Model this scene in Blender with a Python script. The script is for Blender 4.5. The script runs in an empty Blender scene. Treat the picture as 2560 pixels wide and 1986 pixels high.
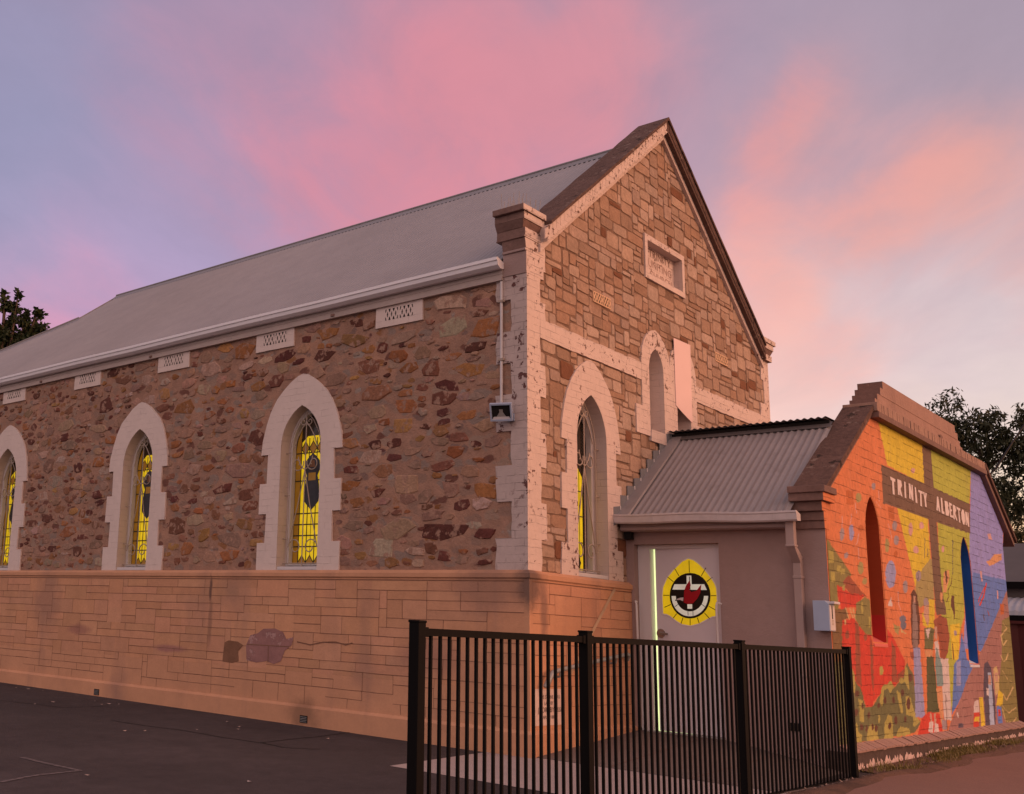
import bpy, bmesh, math, random
import numpy as np
from mathutils import Vector, Matrix
from mathutils.geometry import tessellate_polygon
random.seed(7)
sc = bpy.context.scene
COL = sc.collection
R = math.radians

# ------------------------------------------------------------------ camera
cd = bpy.data.cameras.new('camera')
cam = bpy.data.objects.new('camera', cd)
COL.objects.link(cam)
cd.sensor_fit = 'HORIZONTAL'
cd.sensor_width = 36.0
cd.lens = 37.67
cd.shift_x = 0.2541
cd.shift_y = 0.0088
cd.clip_start = 0.05
cd.clip_end = 2000
cr = Vector((0.7085984840606014, -0.7040665447159187, 0.04667428626990253))
cu = Vector((-0.17221115297098738, -0.10841431507451219, 0.9790759189558935))
cf = Vector((0.6842744384962957, 0.7018095446050243, 0.19807033074609534))
m = Matrix((cr, cu, -cf)).transposed().to_4x4()
m.translation = Vector((-9.840812, -5.924267, 1.485092))
cam.matrix_world = m
sc.camera = cam

# ------------------------------------------------------------------ world: dusk sky with pink clouds
SKY = {"clear":[[[0.4132,0.7545,0.5099],[152,142,172],8],[[0.55,0.6525,0.5213],[166,142,168],8],[[0.6705,0.5264,0.5228],[172,140,164],8],[[0.7655,0.3896,0.5121],[164,144,166],8],[[0.8439,0.2304,0.4846],[160,148,170],8],[[0.8795,0.135,0.4564],[166,152,168],8],[[0.4645,0.7816,0.4163],[150,156,190],7],[[0.5518,0.7501,0.3646],[148,151,186],7],[[0.6091,0.6575,0.4435],[166,146,174],6],[[0.6639,0.6552,0.3605],[176,158,192],6],[[0.5915,0.7371,0.3269],[190,166,204],5],[[0.4971,0.8135,0.3017],[198,162,194],5],[[0.565,0.7844,0.2561],[208,158,190],5],[[0.7197,0.5398,0.4367],[196,142,164],6],[[0.7312,0.5694,0.3758],[196,150,176],5],[[0.7774,0.434,0.4553],[184,146,168],6],[[0.8474,0.3269,0.4184],[172,152,176],5],[[0.8842,0.2951,0.362],[204,162,172],5],[[0.8831,0.2382,0.4043],[186,158,172],5],[[0.9175,0.218,0.3326],[204,168,176],5],[[0.9011,0.169,0.3994],[178,158,172],6],[[0.9417,0.1865,0.2799],[192,184,198],5],[[0.929,0.2538,0.2694],[210,194,202],4.5],[[0.9106,0.3087,0.2747],[240,190,186],4],[[0.9286,0.3021,0.2156],[250,204,192],4],[[0.9486,0.2188,0.2284],[236,214,212],5],[[0.9649,0.1604,0.2078],[234,214,214],5],[[0.973,0.1766,0.1487],[252,230,206],4],[[0.9798,0.1713,0.1033],[255,216,160],3.5],[[0.982,0.1741,0.0735],[250,160,90],2.5]],"cloud":[[[0.5711,0.6717,0.472],[196,142,166],9],[[0.7113,0.5555,0.4307],[220,141,154],8],[[0.7941,0.4057,0.4525],[210,144,158],7],[[0.5106,0.8071,0.2964],[216,154,182],8],[[0.8905,0.2982,0.3437],[243,160,154],5],[[0.8668,0.2708,0.4187],[222,152,156],5],[[0.9191,0.3033,0.2515],[250,192,180],5],[[0.9137,0.1962,0.3558],[224,158,150],6],[[0.93,0.1541,0.3338],[216,162,160],5],[[0.922,0.235,0.3076],[242,172,162],5],[[0.9488,0.1546,0.2755],[236,190,180],5]],"mask":[[[0.7328,0.5274,0.4301],0.9,4.800000000000001],[[0.6924,0.5948,0.4084],0.8,4.0],[[0.6345,0.632,0.4451],0.7,4.0],[[0.7605,0.4551,0.4632],0.8,4.800000000000001],[[0.7311,0.5606,0.3889],0.8,3.2],[[0.549,0.6849,0.4791],0.55,4.0],[[0.7068,0.5098,0.4905],0.7,4.800000000000001],[[0.5007,0.8212,0.2738],0.6,3.2],[[0.5665,0.7855,0.249],0.6,2.8000000000000003],[[0.8005,0.3725,0.4695],0.45,4.0],[[0.7924,0.4236,0.439],0.7,3.2],[[0.8904,0.3015,0.3409],0.9,2.4000000000000004],[[0.8705,0.2757,0.4077],0.8,1.7600000000000002],[[0.8713,0.2481,0.4235],0.5,2.0],[[0.9106,0.3087,0.2747],0.7,2.4000000000000004],[[0.927,0.3045,0.219],0.5,2.4000000000000004],[[0.9114,0.1924,0.3639],0.8,1.92],[[0.916,0.2232,0.3334],0.75,2.08],[[0.9196,0.2429,0.3086],0.45,1.7600000000000002],[[0.9064,0.1631,0.3897],0.5,2.4000000000000004],[[0.93,0.1541,0.3338],0.45,2.4000000000000004],[[0.9495,0.155,0.2726],0.5,2.4000000000000004],[[0.5184,0.7673,0.3775],0.1,3.2]]}
def lin(c):
    c = c / 255.0
    return c / 12.92 if c <= 0.04045 else ((c + 0.055) / 1.055) ** 2.4
def dirv(az, el):
    return [math.cos(R(el)) * math.cos(R(az)), math.cos(R(el)) * math.sin(R(az)), math.sin(R(el))]
clear = [(d, [lin(v) for v in c], r) for d, c, r in SKY['clear']]
cloud = [(d, [lin(v) for v in c], r) for d, c, r in SKY['cloud']]
# the parts of the sky the camera does not look at: afterglow low over the street, mauve elsewhere, brightened to light the side wall and roof
clear += [(dirv(-70, 12), [2.9, 1.34, 0.76], 20), (dirv(-15, 3), [1.35, .68, .36], 11), (dirv(-122, 14), [1.35, .82, .62], 21),
          (dirv(178, 22), [.86, .66, .66], 30), (dirv(112, 18), [.45, .36, .42], 15), (dirv(0, 88), [.50, .41, .50], 24),
          (dirv(-75, 50), [.55, .36, .38], 19)]
world = bpy.data.worlds.new('World')
sc.world = world
world.use_nodes = True
nt = world.node_tree
nt.nodes.clear()
def N(tree, typ, **kw):
    n = tree.nodes.new(typ)
    for k, v in kw.items():
        setattr(n, k, v)
    return n
def math_node(tree, op, a, b=None, c=None):
    n = tree.nodes.new('ShaderNodeMath'); n.operation = op
    for i, v in enumerate((a, b, c)):
        if v is None: continue
        if hasattr(v, 'links'): tree.links.new(v, n.inputs[i])
        else: n.inputs[i].default_value = v
    return n.outputs[0]
def vmath(tree, op, a, b=None, scale=None):
    n = tree.nodes.new('ShaderNodeVectorMath'); n.operation = op
    for i, v in enumerate((a, b)):
        if v is None: continue
        if hasattr(v, 'links'): tree.links.new(v, n.inputs[i])
        else: n.inputs[i].default_value = v
    if scale is not None:
        if hasattr(scale, 'links'): tree.links.new(scale, n.inputs['Scale'])
        else: n.inputs['Scale'].default_value = scale
    return n
tc = N(nt, 'ShaderNodeTexCoord')
nrm = vmath(nt, 'NORMALIZE', tc.outputs['Generated']).outputs[0]
sp = N(nt, 'ShaderNodeSeparateXYZ'); nt.links.new(nrm, sp.inputs[0])
iz = math_node(nt, 'DIVIDE', 1.0, math_node(nt, 'ADD', math_node(nt, 'MAXIMUM', sp.outputs[2], 0.0), .10))
px_ = math_node(nt, 'MULTIPLY', sp.outputs[0], iz); py_ = math_node(nt, 'MULTIPLY', sp.outputs[1], iz)
# coordinates on a high cloud deck, combed along the wind
ca, sa = math.cos(R(28)), math.sin(R(28))
cu_ = math_node(nt, 'MULTIPLY', math_node(nt, 'MULTIPLY_ADD', px_, ca, math_node(nt, 'MULTIPLY', py_, sa)), .55)
cv_ = math_node(nt, 'MULTIPLY_ADD', px_, -sa, math_node(nt, 'MULTIPLY', py_, ca))
cb = N(nt, 'ShaderNodeCombineXYZ'); nt.links.new(cu_, cb.inputs[0]); nt.links.new(cv_, cb.inputs[1])
def sky_noise(scale, detail, rough, dist):
    n = N(nt, 'ShaderNodeTexNoise'); n.inputs['Scale'].default_value = scale; n.inputs['Detail'].default_value = detail
    n.inputs['Roughness'].default_value = rough; n.inputs['Distortion'].default_value = dist
    nt.links.new(cb.outputs[0], n.inputs['Vector']); return n
n1 = sky_noise(2.1, 7, .56, .5); n2 = sky_noise(5.2, 6, .62, .5)
off = vmath(nt, 'SCALE', vmath(nt, 'SUBTRACT', n1.outputs['Color'], (.5, .5, .5)).outputs[0], scale=.15).outputs[0]
dv = vmath(nt, 'NORMALIZE', vmath(nt, 'ADD', nrm, off).outputs[0]).outputs[0]
def field(blobs, dflt):
    acc = None; wsum = None
    for d, c, r in blobs:
        k = 1.0 / (1 - math.cos(R(r)))
        w = math_node(nt, 'EXPONENT', math_node(nt, 'MULTIPLY_ADD', vmath(nt, 'DOT_PRODUCT', dv, d).outputs['Value'], k, -k))
        cw = vmath(nt, 'SCALE', c, scale=w).outputs[0]
        acc = cw if acc is None else vmath(nt, 'ADD', acc, cw).outputs[0]
        wsum = math_node(nt, 'ADD', w, 1e-4) if wsum is None else math_node(nt, 'ADD', wsum, w)
    acc = vmath(nt, 'ADD', acc, tuple(v * 1e-4 for v in dflt)).outputs[0]
    return vmath(nt, 'SCALE', acc, scale=math_node(nt, 'DIVIDE', 1.0, wsum)).outputs[0]
c_clear = field(clear, (.38, .31, .38)); c_cloud = field(cloud, (.6, .35, .36))
msk = None
for d, st, r in SKY['mask']:
    k = 1.0 / (1 - math.cos(R(r)))
    w = math_node(nt, 'MULTIPLY', math_node(nt, 'EXPONENT', math_node(nt, 'MULTIPLY_ADD', vmath(nt, 'DOT_PRODUCT', dv, d).outputs['Value'], k, -k)), st)
    msk = w if msk is None else math_node(nt, 'ADD', msk, w)
msk = math_node(nt, 'SUBTRACT', 1.0, math_node(nt, 'EXPONENT', math_node(nt, 'MULTIPLY', msk, -1.0)))
nn = math_node(nt, 'ADD', math_node(nt, 'MULTIPLY_ADD', n1.outputs['Fac'], 1.7, -.85), math_node(nt, 'MULTIPLY_ADD', n2.outputs['Fac'], 1.5, -.75))
mm = math_node(nt, 'MULTIPLY_ADD', nn, math_node(nt, 'MULTIPLY_ADD', msk, .75, .16), msk)
mr = N(nt, 'ShaderNodeMapRange'); mr.interpolation_type = 'SMOOTHSTEP'; nt.links.new(mm, mr.inputs[0]); mr.inputs[1].default_value = .0; mr.inputs[2].default_value = 1.02
mx = N(nt, 'ShaderNodeMix', data_type='RGBA'); nt.links.new(mr.outputs[0], mx.inputs[0]); nt.links.new(c_clear, mx.inputs[6]); nt.links.new(c_cloud, mx.inputs[7])
shade = math_node(nt, 'MULTIPLY_ADD', n2.outputs['Fac'], .18, .93)
colr = vmath(nt, 'SCALE', mx.outputs[2], scale=shade).outputs[0]
bg = N(nt, 'ShaderNodeBackground'); bg.inputs['Strength'].default_value = 1.0
nt.links.new(colr, bg.inputs['Color'])
wo = N(nt, 'ShaderNodeOutputWorld')
nt.links.new(bg.outputs[0], wo.inputs['Surface'])

# ------------------------------------------------------------------ sun: the soft afterglow
sd = bpy.data.lights.new('sun', 'SUN')
sd.energy = 0.85
sd.angle = R(35)
sd.color = (1.0, .56, .38)
sun = bpy.data.objects.new('sun', sd)
COL.objects.link(sun)
sun.rotation_euler = Vector((.30, -.90, .32)).to_track_quat('Z', 'Y').to_euler()
sc.view_settings.view_transform = 'Standard'
sc.view_settings.look = 'None'
sc.view_settings.exposure = 0.0
sc.view_settings.gamma = 1.0

# ------------------------------------------------------------------ helpers
class MB:
    """collects polygons of one part"""
    def __init__(s): s.v = []; s.f = []; s.m = []; s.sm = []; s.c = []
    def face(s, pts, mat=0, smooth=False, col=None):
        i = len(s.v); s.v += [tuple(p) for p in pts]
        s.f.append(tuple(range(i, i + len(pts)))); s.m.append(mat); s.sm.append(smooth); s.c.append(col)
    def raw(s, vs, fs, mat=0, smooth=False, col=None):
        i = len(s.v); s.v += [tuple(p) for p in vs]
        for f in fs:
            s.f.append(tuple(k + i for k in f)); s.m.append(mat); s.sm.append(smooth); s.c.append(col)
    def box(s, x0, x1, y0, y1, z0, z1, mat=0):
        vs = [(x, y, z) for z in (z0, z1) for y in (y0, y1) for x in (x0, x1)]
        s.raw(vs, [(0, 2, 3, 1), (4, 5, 7, 6), (0, 1, 5, 4), (2, 6, 7, 3), (0, 4, 6, 2), (1, 3, 7, 5)], mat)
    def prism(s, fn, outer, d0, d1, mat=0, holes=(), side=None, back=True, jambs=True):
        """flat outline (a, b), with holes, given a thickness along the wall normal"""
        loops = [list(outer)] + [list(h) for h in holes]
        tri = tessellate_polygon([[Vector((a, b, 0)) for a, b in l] for l in loops])
        flat = [q for l in loops for q in l]
        n = len(flat)
        vs = [fn(a, b, d1) for a, b in flat] + ([fn(a, b, d0) for a, b in flat])
        s.raw(vs, [t for t in tri], mat)
        if back: s.raw(vs, [tuple(k + n for k in t[::-1]) for t in tri], mat)
        st = 0
        for j, l in enumerate(loops):
            k = len(l)
            if jambs or j == 0: s.raw(vs, [(st + i, st + (i + 1) % k, n + st + (i + 1) % k, n + st + i) for i in range(k)], mat if side is None else side)
            st += k
    def sheet(s, fn, poly, d, mat=0, col=None):
        tri = tessellate_polygon([[Vector((a, b, 0)) for a, b in poly]])
        s.raw([fn(a, b, d) for a, b in poly], [tuple(t) for t in tri], mat, col=col)
    def tube(s, path, r, n=8, mat=0, cap=True):
        path = [Vector(p) for p in path]
        rs = r if isinstance(r, (list, tuple)) else [r] * len(path)
        vs = []; up = None
        for i, p in enumerate(path):
            t = (path[min(i + 1, len(path) - 1)] - path[max(i - 1, 0)]).normalized()
            if up is None:
                up = t.orthogonal().normalized()
            up = (up - t * up.dot(t)).normalized(); sd_ = t.cross(up)
            vs += [p + (up * math.cos(2 * math.pi * k / n) + sd_ * math.sin(2 * math.pi * k / n)) * rs[i] for k in range(n)]
        fs = [(i * n + k, i * n + (k + 1) % n, (i + 1) * n + (k + 1) % n, (i + 1) * n + k) for i in range(len(path) - 1) for k in range(n)]
        s.raw(vs, fs, mat, True)
        if cap:
            s.raw(vs[:n], [tuple(range(n))[::-1]], mat); s.raw(vs[-n:], [tuple(range(n))], mat)
    def strip(s, fn, pts, w, d, mat=0):
        """ribbon of width w along (a, b) points lying on a wall"""
        for (a0, b0), (a1, b1) in zip(pts, pts[1:]):
            l = math.hypot(a1 - a0, b1 - b0) or 1
            nx, ny = -(b1 - b0) / l * w / 2, (a1 - a0) / l * w / 2
            ex, ey = (a1 - a0) / l * w * .2, (b1 - b0) / l * w * .2
            s.face([fn(a0 - ex + nx, b0 - ey + ny, d), fn(a0 - ex - nx, b0 - ey - ny, d), fn(a1 + ex - nx, b1 + ey - ny, d), fn(a1 + ex + nx, b1 + ey + ny, d)], mat)
WO = {}
def link(o, parent, off):
    COL.objects.link(o)
    po = WO[parent.name] if parent else (0, 0, 0)
    o.location = Vector(off) - Vector(po)
    WO[o.name] = tuple(off)
    if parent: o.parent = parent
    return o
def build(name, mb, mats, parent=None, off=(0, 0, 0), normals=True, bevel=0):
    """ONE mesh object from a builder whose points are in world space"""
    me = bpy.data.meshes.new(name)
    ox, oy, oz = off
    me.from_pydata([(x - ox, y - oy, z - oz) for x, y, z in mb.v], [], mb.f)
    for mt in (mats if isinstance(mats, (list, tuple)) else [mats]): me.materials.append(mt)
    me.polygons.foreach_set('material_index', mb.m)
    me.polygons.foreach_set('use_smooth', mb.sm)
    if any(c is not None for c in mb.c):
        at = me.color_attributes.new('paint', 'FLOAT_COLOR', 'CORNER')
        arr = []
        for f, c in zip(mb.f, mb.c): arr += list((*(c or (1, 1, 1)), 1.0)) * len(f)
        at.data.foreach_set('color', arr)
    me.update()
    if normals:
        bm = bmesh.new(); bm.from_mesh(me)
        bmesh.ops.remove_doubles(bm, verts=bm.verts, dist=1e-5) if normals == 'weld' else None
        bmesh.ops.recalc_face_normals(bm, faces=bm.faces); bm.to_mesh(me); bm.free()
    o = bpy.data.objects.new(name, me)
    if bevel:
        b = o.modifiers.new('bevel', 'BEVEL'); b.width = bevel; b.segments = 2; b.limit_method = 'ANGLE'
    return link(o, parent, off)
def thing(name, label, cat, loc=(0, 0, 0), group=None):
    o = bpy.data.objects.new(name, None); o.empty_display_size = .2
    link(o, None, loc)
    return tag(o, label, cat, group)
def tag(o, label, cat, group=None):
    o['label'] = label; o['category'] = cat
    if group: o['group'] = group
    return o
def FS(a, b, d): return (-d, a, b)                # church side wall, x = 0, looks to -x
def FF(a, b, d): return (a, -d, b)                # church gable wall, y = 0, looks to -y
MY = -2.182
def FM(a, b, d): return (a, MY - d, b)            # mural wall of the porch
PX = 2.172
def FD(a, b, d): return (PX - d, -a, b)           # door wall of the porch
def gz(x, y):                                      # height of the ground
    return .308 + .0052 * max(-3, min(16, y)) + (.03 * max(-12, x) if x < 0 else .006 * min(12, x))
def FG(a, b, d): return (a, b, gz(a, b) + d)       # on the ground
def text_polys(s, size):
    """triangles (points, faces) of a line of lettering, centred"""
    cv = bpy.data.curves.new('t', 'FONT'); cv.body = s; cv.size = size; cv.align_x = 'CENTER'; cv.resolution_u = 3
    o = bpy.data.objects.new('t', cv)
    me = o.to_mesh()
    vs = [tuple(v.co) for v in me.vertices]; fs = [tuple(p.vertices) for p in me.polygons]
    o.to_mesh_clear(); bpy.data.objects.remove(o); bpy.data.curves.remove(cv)
    return vs, fs
def put_text(mb, fn, s, size, a, b, d, mat=0, sx=1.0):
    vs, fs = text_polys(s, size)
    mb.raw([fn(a + x * sx, b + y, d) for x, y, z in vs], fs, mat)

# ------------------------------------------------------------------ materials
def mat(name, col, rough=.85, metal=0.0, var=None, bump=None, spots=(), brick=None, attr=None, emit=None, stains=None, spec=.3, streak=None, cover=None, blots=()):
    """procedural material in world space. var=(scale, amount); bump=(scale, distance); spots=[(colour, scale, threshold)];
    brick=(width, height, depth, joint darkness)"""
    mt = bpy.data.materials.new(name); mt.use_nodes = True
    t = mt.node_tree; t.nodes.clear(); L = t.links.new
    out = N(t, 'ShaderNodeOutputMaterial'); bs = N(t, 'ShaderNodeBsdfPrincipled'); L(bs.outputs[0], out.inputs[0])
    bs.inputs['Roughness'].default_value = rough; bs.inputs['Metallic'].default_value = metal
    bs.inputs['Specular IOR Level'].default_value = spec
    geo = N(t, 'ShaderNodeNewGeometry'); pos = geo.outputs['Position']
    def noise(scale, detail=4, rg=.6, vec=pos):
        n = N(t, 'ShaderNodeTexNoise'); n.inputs['Scale'].default_value = scale; n.inputs['Detail'].default_value = detail; n.inputs['Roughness'].default_value = rg
        L(vec, n.inputs['Vector']); return n
    def mix(fac, a, b, mode='MIX'):
        n = N(t, 'ShaderNodeMix', data_type='RGBA', blend_type=mode)
        for s_, v in ((n.inputs[0], fac), (n.inputs[6], a), (n.inputs[7], b)):
            if hasattr(v, 'links'): L(v, s_)
            else: s_.default_value = v if isinstance(v, float) else (*v, 1)
        return n.outputs[2]
    def ramp(v, a, b):
        n = N(t, 'ShaderNodeMapRange'); n.interpolation_type = 'SMOOTHSTEP'
        L(v, n.inputs[0]); n.inputs[1].default_value = a; n.inputs[2].default_value = b; return n.outputs[0]
    if attr:
        a_ = N(t, 'ShaderNodeAttribute', attribute_name='paint'); c = a_.outputs['Color']
        if col != (1, 1, 1): c = mix(1.0, c, col, 'MULTIPLY')
    else:
        r_ = N(t, 'ShaderNodeRGB'); r_.outputs[0].default_value = (*col, 1); c = r_.outputs[0]
    if cover:                                       # mortar smeared over the stone
        c = mix(ramp(noise(cover[0], 6, .6).outputs['Fac'], cover[2], cover[3]), c, cover[1])
    h = None
    if var:
        for sc_, am in ([var] if not isinstance(var, list) else var):
            f = math_node(t, 'MULTIPLY_ADD', noise(sc_).outputs['Fac'], am * 2.4, 1 - am * 1.2)
            cc = N(t, 'ShaderNodeCombineColor'); [L(f, cc.inputs[i]) for i in range(3)]
            c = mix(1.0, c, cc.outputs[0], 'MULTIPLY')
    if stains:                                      # broad weather stains with soft edges
        sc_, colr_, th, am = stains
        f = math_node(t, 'MULTIPLY', ramp(noise(sc_, 5, .55).outputs['Fac'], th, th + .22), am)
        c = mix(f, c, colr_)
    if streak:                                      # rain streaks running down
        st = vmath(t, 'MULTIPLY', pos, (streak[0], streak[0], streak[0] * .12)).outputs[0]
        f = math_node(t, 'MULTIPLY', ramp(noise(1.0, 4, .6, st).outputs['Fac'], .5, .8), streak[2])
        c = mix(f, c, streak[1])
    for ctr, rad, bc, am in blots:                  # single stains, each at its own place
        dl = vmath(t, 'DIVIDE', vmath(t, 'SUBTRACT', pos, ctr).outputs[0], rad).outputs[0]
        ln = vmath(t, 'LENGTH', vmath(t, 'ADD', dl, vmath(t, 'SCALE', vmath(t, 'SUBTRACT', noise(6, 4).outputs['Color'], (.5, .5, .5)).outputs[0], scale=.9).outputs[0]).outputs[0]).outputs['Value']
        c = mix(math_node(t, 'MULTIPLY', ramp(ln, 1.15, .35), am), c, bc)
    if brick:
        sp = N(t, 'ShaderNodeSeparateXYZ'); L(pos, sp.inputs[0])
        jig = noise(5, 3)
        u = math_node(t, 'ADD', sp.outputs[0], sp.outputs[1])
        w_ = math_node(t, 'MULTIPLY_ADD', jig.outputs['Fac'], .035, sp.outputs[2])
        cb = N(t, 'ShaderNodeCombineXYZ'); L(u, cb.inputs[0]); L(w_, cb.inputs[1])
        bt = N(t, 'ShaderNodeTexBrick'); L(cb.outputs[0], bt.inputs['Vector'])
        bt.inputs['Scale'].default_value = 1.0; bt.inputs['Brick Width'].default_value = brick[0]; bt.inputs['Row Height'].default_value = brick[1]
        bt.inputs['Mortar Size'].default_value = brick[4] if len(brick) > 4 else .006; bt.inputs['Mortar Smooth'].default_value = .6
        br = math_node(t, 'MULTIPLY', bt.outputs['Fac'], ramp(noise(4.5, 4).outputs['Fac'], .38, .6))
        c = mix(math_node(t, 'MULTIPLY', br, brick[3]), c, (.05, .03, .025))
        h = math_node(t, 'MULTIPLY', br, -brick[2])
    for s_ in spots:
        cs, sc_, th = s_[:3]
        big = ramp(noise(s_[3] if len(s_) > 3 else .9, 2).outputs['Fac'], .42, .66)
        f = math_node(t, 'MULTIPLY', ramp(noise(sc_, 5, .65).outputs['Fac'], th, th + .03), ramp(big, .1, .5))
        c = mix(f, c, cs)
        hh = math_node(t, 'MULTIPLY', f, -.004); h = hh if h is None else math_node(t, 'ADD', h, hh)
    L(c, bs.inputs['Base Color'])
    if bump:
        for sc_, am in ([bump] if not isinstance(bump, list) else bump):
            hh = math_node(t, 'MULTIPLY', noise(sc_, 6, .65).outputs['Fac'], am); h = hh if h is None else math_node(t, 'ADD', h, hh)
    if h is not None:
        bp = N(t, 'ShaderNodeBump'); bp.inputs['Strength'].default_value = 1.0; bp.inputs['Distance'].default_value = 1.0
        L(h, bp.inputs['Height']); L(bp.outputs[0], bs.inputs['Normal'])
    if emit:
        ec, es = emit
        f = math_node(t, 'MULTIPLY_ADD', noise(7, 3).outputs['Fac'], es * .9, es * .55)
        bs.inputs['Emission Color'].default_value = (*ec, 1); L(f, bs.inputs['Emission Strength'])
    return mt
MAROON = (.085, .03, .028)
def mat_rubble():
    """flush-pointed rubble: smeared pinkish mortar with faint stones showing through"""
    mt = mat('rubble_mortar', (.345, .20, .142), .95, stains=(1.8, (.46, .255, .17), .50, .75), bump=[(9, .022), (38, .010)], var=[(1.1, .2), (7, .3)])
    t = mt.node_tree; L = t.links.new
    bs = [n for n in t.nodes if n.type == 'BSDF_PRINCIPLED'][0]
    base = bs.inputs['Base Color'].links[0].from_socket
    geo = [n for n in t.nodes if n.type == 'NEW_GEOMETRY'][0]
    nz = N(t, 'ShaderNodeTexNoise'); nz.inputs['Scale'].default_value = 6; nz.inputs['Detail'].default_value = 4; L(geo.outputs['Position'], nz.inputs['Vector'])
    wv = vmath(t, 'ADD', vmath(t, 'MULTIPLY', geo.outputs['Position'], (1, 4.4, 8.0)).outputs[0], vmath(t, 'SCALE', nz.outputs['Color'], scale=1.1).outputs[0]).outputs[0]
    vo = N(t, 'ShaderNodeTexVoronoi'); vo.inputs['Scale'].default_value = 1.0; L(wv, vo.inputs['Vector'])
    sepc = N(t, 'ShaderNodeSeparateColor'); L(vo.outputs['Color'], sepc.inputs[0])
    rp = N(t, 'ShaderNodeValToRGB'); L(sepc.outputs[0], rp.inputs[0])
    rp.color_ramp.interpolation = 'CONSTANT'
    els = rp.color_ramp.elements
    cols = [(0, (.22, .14, .115)), (.2, (.29, .18, .135)), (.42, (.27, .195, .16)), (.6, (.33, .22, .165)), (.74, (.17, .075, .055)), (.82, (.28, .13, .06)), (.89, (.32, .26, .225)), (.96, (.14, .06, .055))]
    els[0].color = (*cols[0][1], 1); els[1].position = cols[1][0]; els[1].color = (*cols[1][1], 1)
    for p_, c_ in cols[2:]:
        e = els.new(p_); e.color = (*c_, 1)
    cover = N(t, 'ShaderNodeTexNoise'); cover.inputs['Scale'].default_value = 3.4; cover.inputs['Detail'].default_value = 5; L(geo.outputs['Position'], cover.inputs['Vector'])
    mr = N(t, 'ShaderNodeMapRange'); mr.interpolation_type = 'SMOOTHSTEP'; L(cover.outputs['Fac'], mr.inputs[0]); mr.inputs[1].default_value = .37; mr.inputs[2].default_value = .47
    mr2 = N(t, 'ShaderNodeMapRange'); mr2.interpolation_type = 'SMOOTHSTEP'; L(vo.outputs['Distance'], mr2.inputs[0]); mr2.inputs[1].default_value = .52; mr2.inputs[2].default_value = .40
    f = math_node(t, 'MULTIPLY', mr.outputs[0], mr2.outputs[0])
    mx = N(t, 'ShaderNodeMix', data_type='RGBA'); L(f, mx.inputs[0]); L(base, mx.inputs[6]); L(rp.outputs[0], mx.inputs[7])
    L(mx.outputs[2], bs.inputs['Base Color'])
    return mt
CREAM = (.66, .52, .46)
m_rubble = mat_rubble()
m_rstone = mat('rubble_stone', (1.1, .99, .88), .9, attr=True, var=[(5, .25), (26, .4)], bump=[(9, .018), (38, .010)], cover=(8.5, (.34, .20, .145), .53, .61))
m_gmortar = mat('gable_mortar', (.22, .135, .093), .95, var=[(3, .25), (20, .3)], bump=[(20, .012)])
m_gstone = mat('gable_stone', (.97, .95, .93), .9, attr=True, var=[(1.2, .16), (5, .2), (24, .3)], bump=[(11, .010), (45, .004)], stains=(1.6, (.16, .08, .045), .54, .7))
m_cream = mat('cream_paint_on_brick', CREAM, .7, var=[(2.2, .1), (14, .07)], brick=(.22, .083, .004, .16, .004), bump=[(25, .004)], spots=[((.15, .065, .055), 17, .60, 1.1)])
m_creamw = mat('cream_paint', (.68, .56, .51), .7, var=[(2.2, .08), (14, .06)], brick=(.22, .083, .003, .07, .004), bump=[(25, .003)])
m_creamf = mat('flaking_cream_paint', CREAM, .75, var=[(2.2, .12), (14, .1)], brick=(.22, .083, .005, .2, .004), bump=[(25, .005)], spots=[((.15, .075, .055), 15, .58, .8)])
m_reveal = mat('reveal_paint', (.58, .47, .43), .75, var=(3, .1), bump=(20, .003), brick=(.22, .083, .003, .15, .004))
m_kneel = mat('brown_cement', (.21, .125, .105), .9, var=[(3, .25), (22, .25)], bump=[(18, .008)], spots=[((.35, .25, .2), 12, .66)])
m_cope = mat('weathered_coping', (.135, .082, .068), .97, var=[(2.5, .3), (16, .4)], bump=[(14, .02), (50, .008)], spots=[((.24, .17, .14), 9, .59), ((.05, .035, .03), 7, .6)], spec=.1)
PB = [((-.03, -.08, 2.0), (.26, .24, .30), (.10, .07, .065), .8), ((.22, -.06, 1.75), (.10, .2, .42), (.16, .10, .085), .65), ((-.06, 4.72, 1.9), (.3, .035, .22), (.12, .07, .06), .85), ((-.06, 4.7, 1.45), (.3, .05, .35), (.2, .11, .08), .55), ((-.06, .45, 1.95), (.2, .5, .3), (.24, .14, .11), .5), ((-.06, 2.95, .45), (.2, .32, .22), (.22, .12, .075), .7), ((-.06, 7.6, 1.27), (.2, .35, .09), (.33, .15, .12), .7), ((-.06, 5.5, 1.09), (.2, .42, .06), (.33, .15, .14), .75), ((-.06, 1.2, 1.2), (.2, .45, .25), (.34, .17, .13), .6), ((-.06, 8.5, 1.7), (.2, .4, .6), (.30, .17, .13), .5), ((.9, -.06, 1.6), (.7, .2, .5), (.40, .20, .12), .4)]
m_plinth = mat('salmon_render', (.56, .29, .168), .85, var=[(.7, .12), (4, .12), (30, .06)], bump=[(10, .004), (45, .002)], stains=(.75, (.30, .17, .13), .58, .6), streak=(2.4, (.26, .15, .12), .35), blots=PB)
m_joint = mat('incised_joint', (.20, .10, .065), .95, var=(6, .4))
m_block = mat('render_block', (.56, .29, .168), .88, attr=True, var=[(.9, .14), (5, .14), (30, .07)], bump=[(10, .005), (45, .003)], stains=(.75, (.32, .19, .14), .58, .6), streak=(2.4, (.30, .18, .14), .35), blots=PB)
m_patch = mat('maroon_patch', (.30, .15, .135), .8, var=[(8, .35)], bump=(20, .004), spots=[((.42, .25, .23), 9, .56)])
m_bpatch = mat('bare_render', (.22, .11, .065), .95, var=(9, .3), bump=(20, .006))
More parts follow.
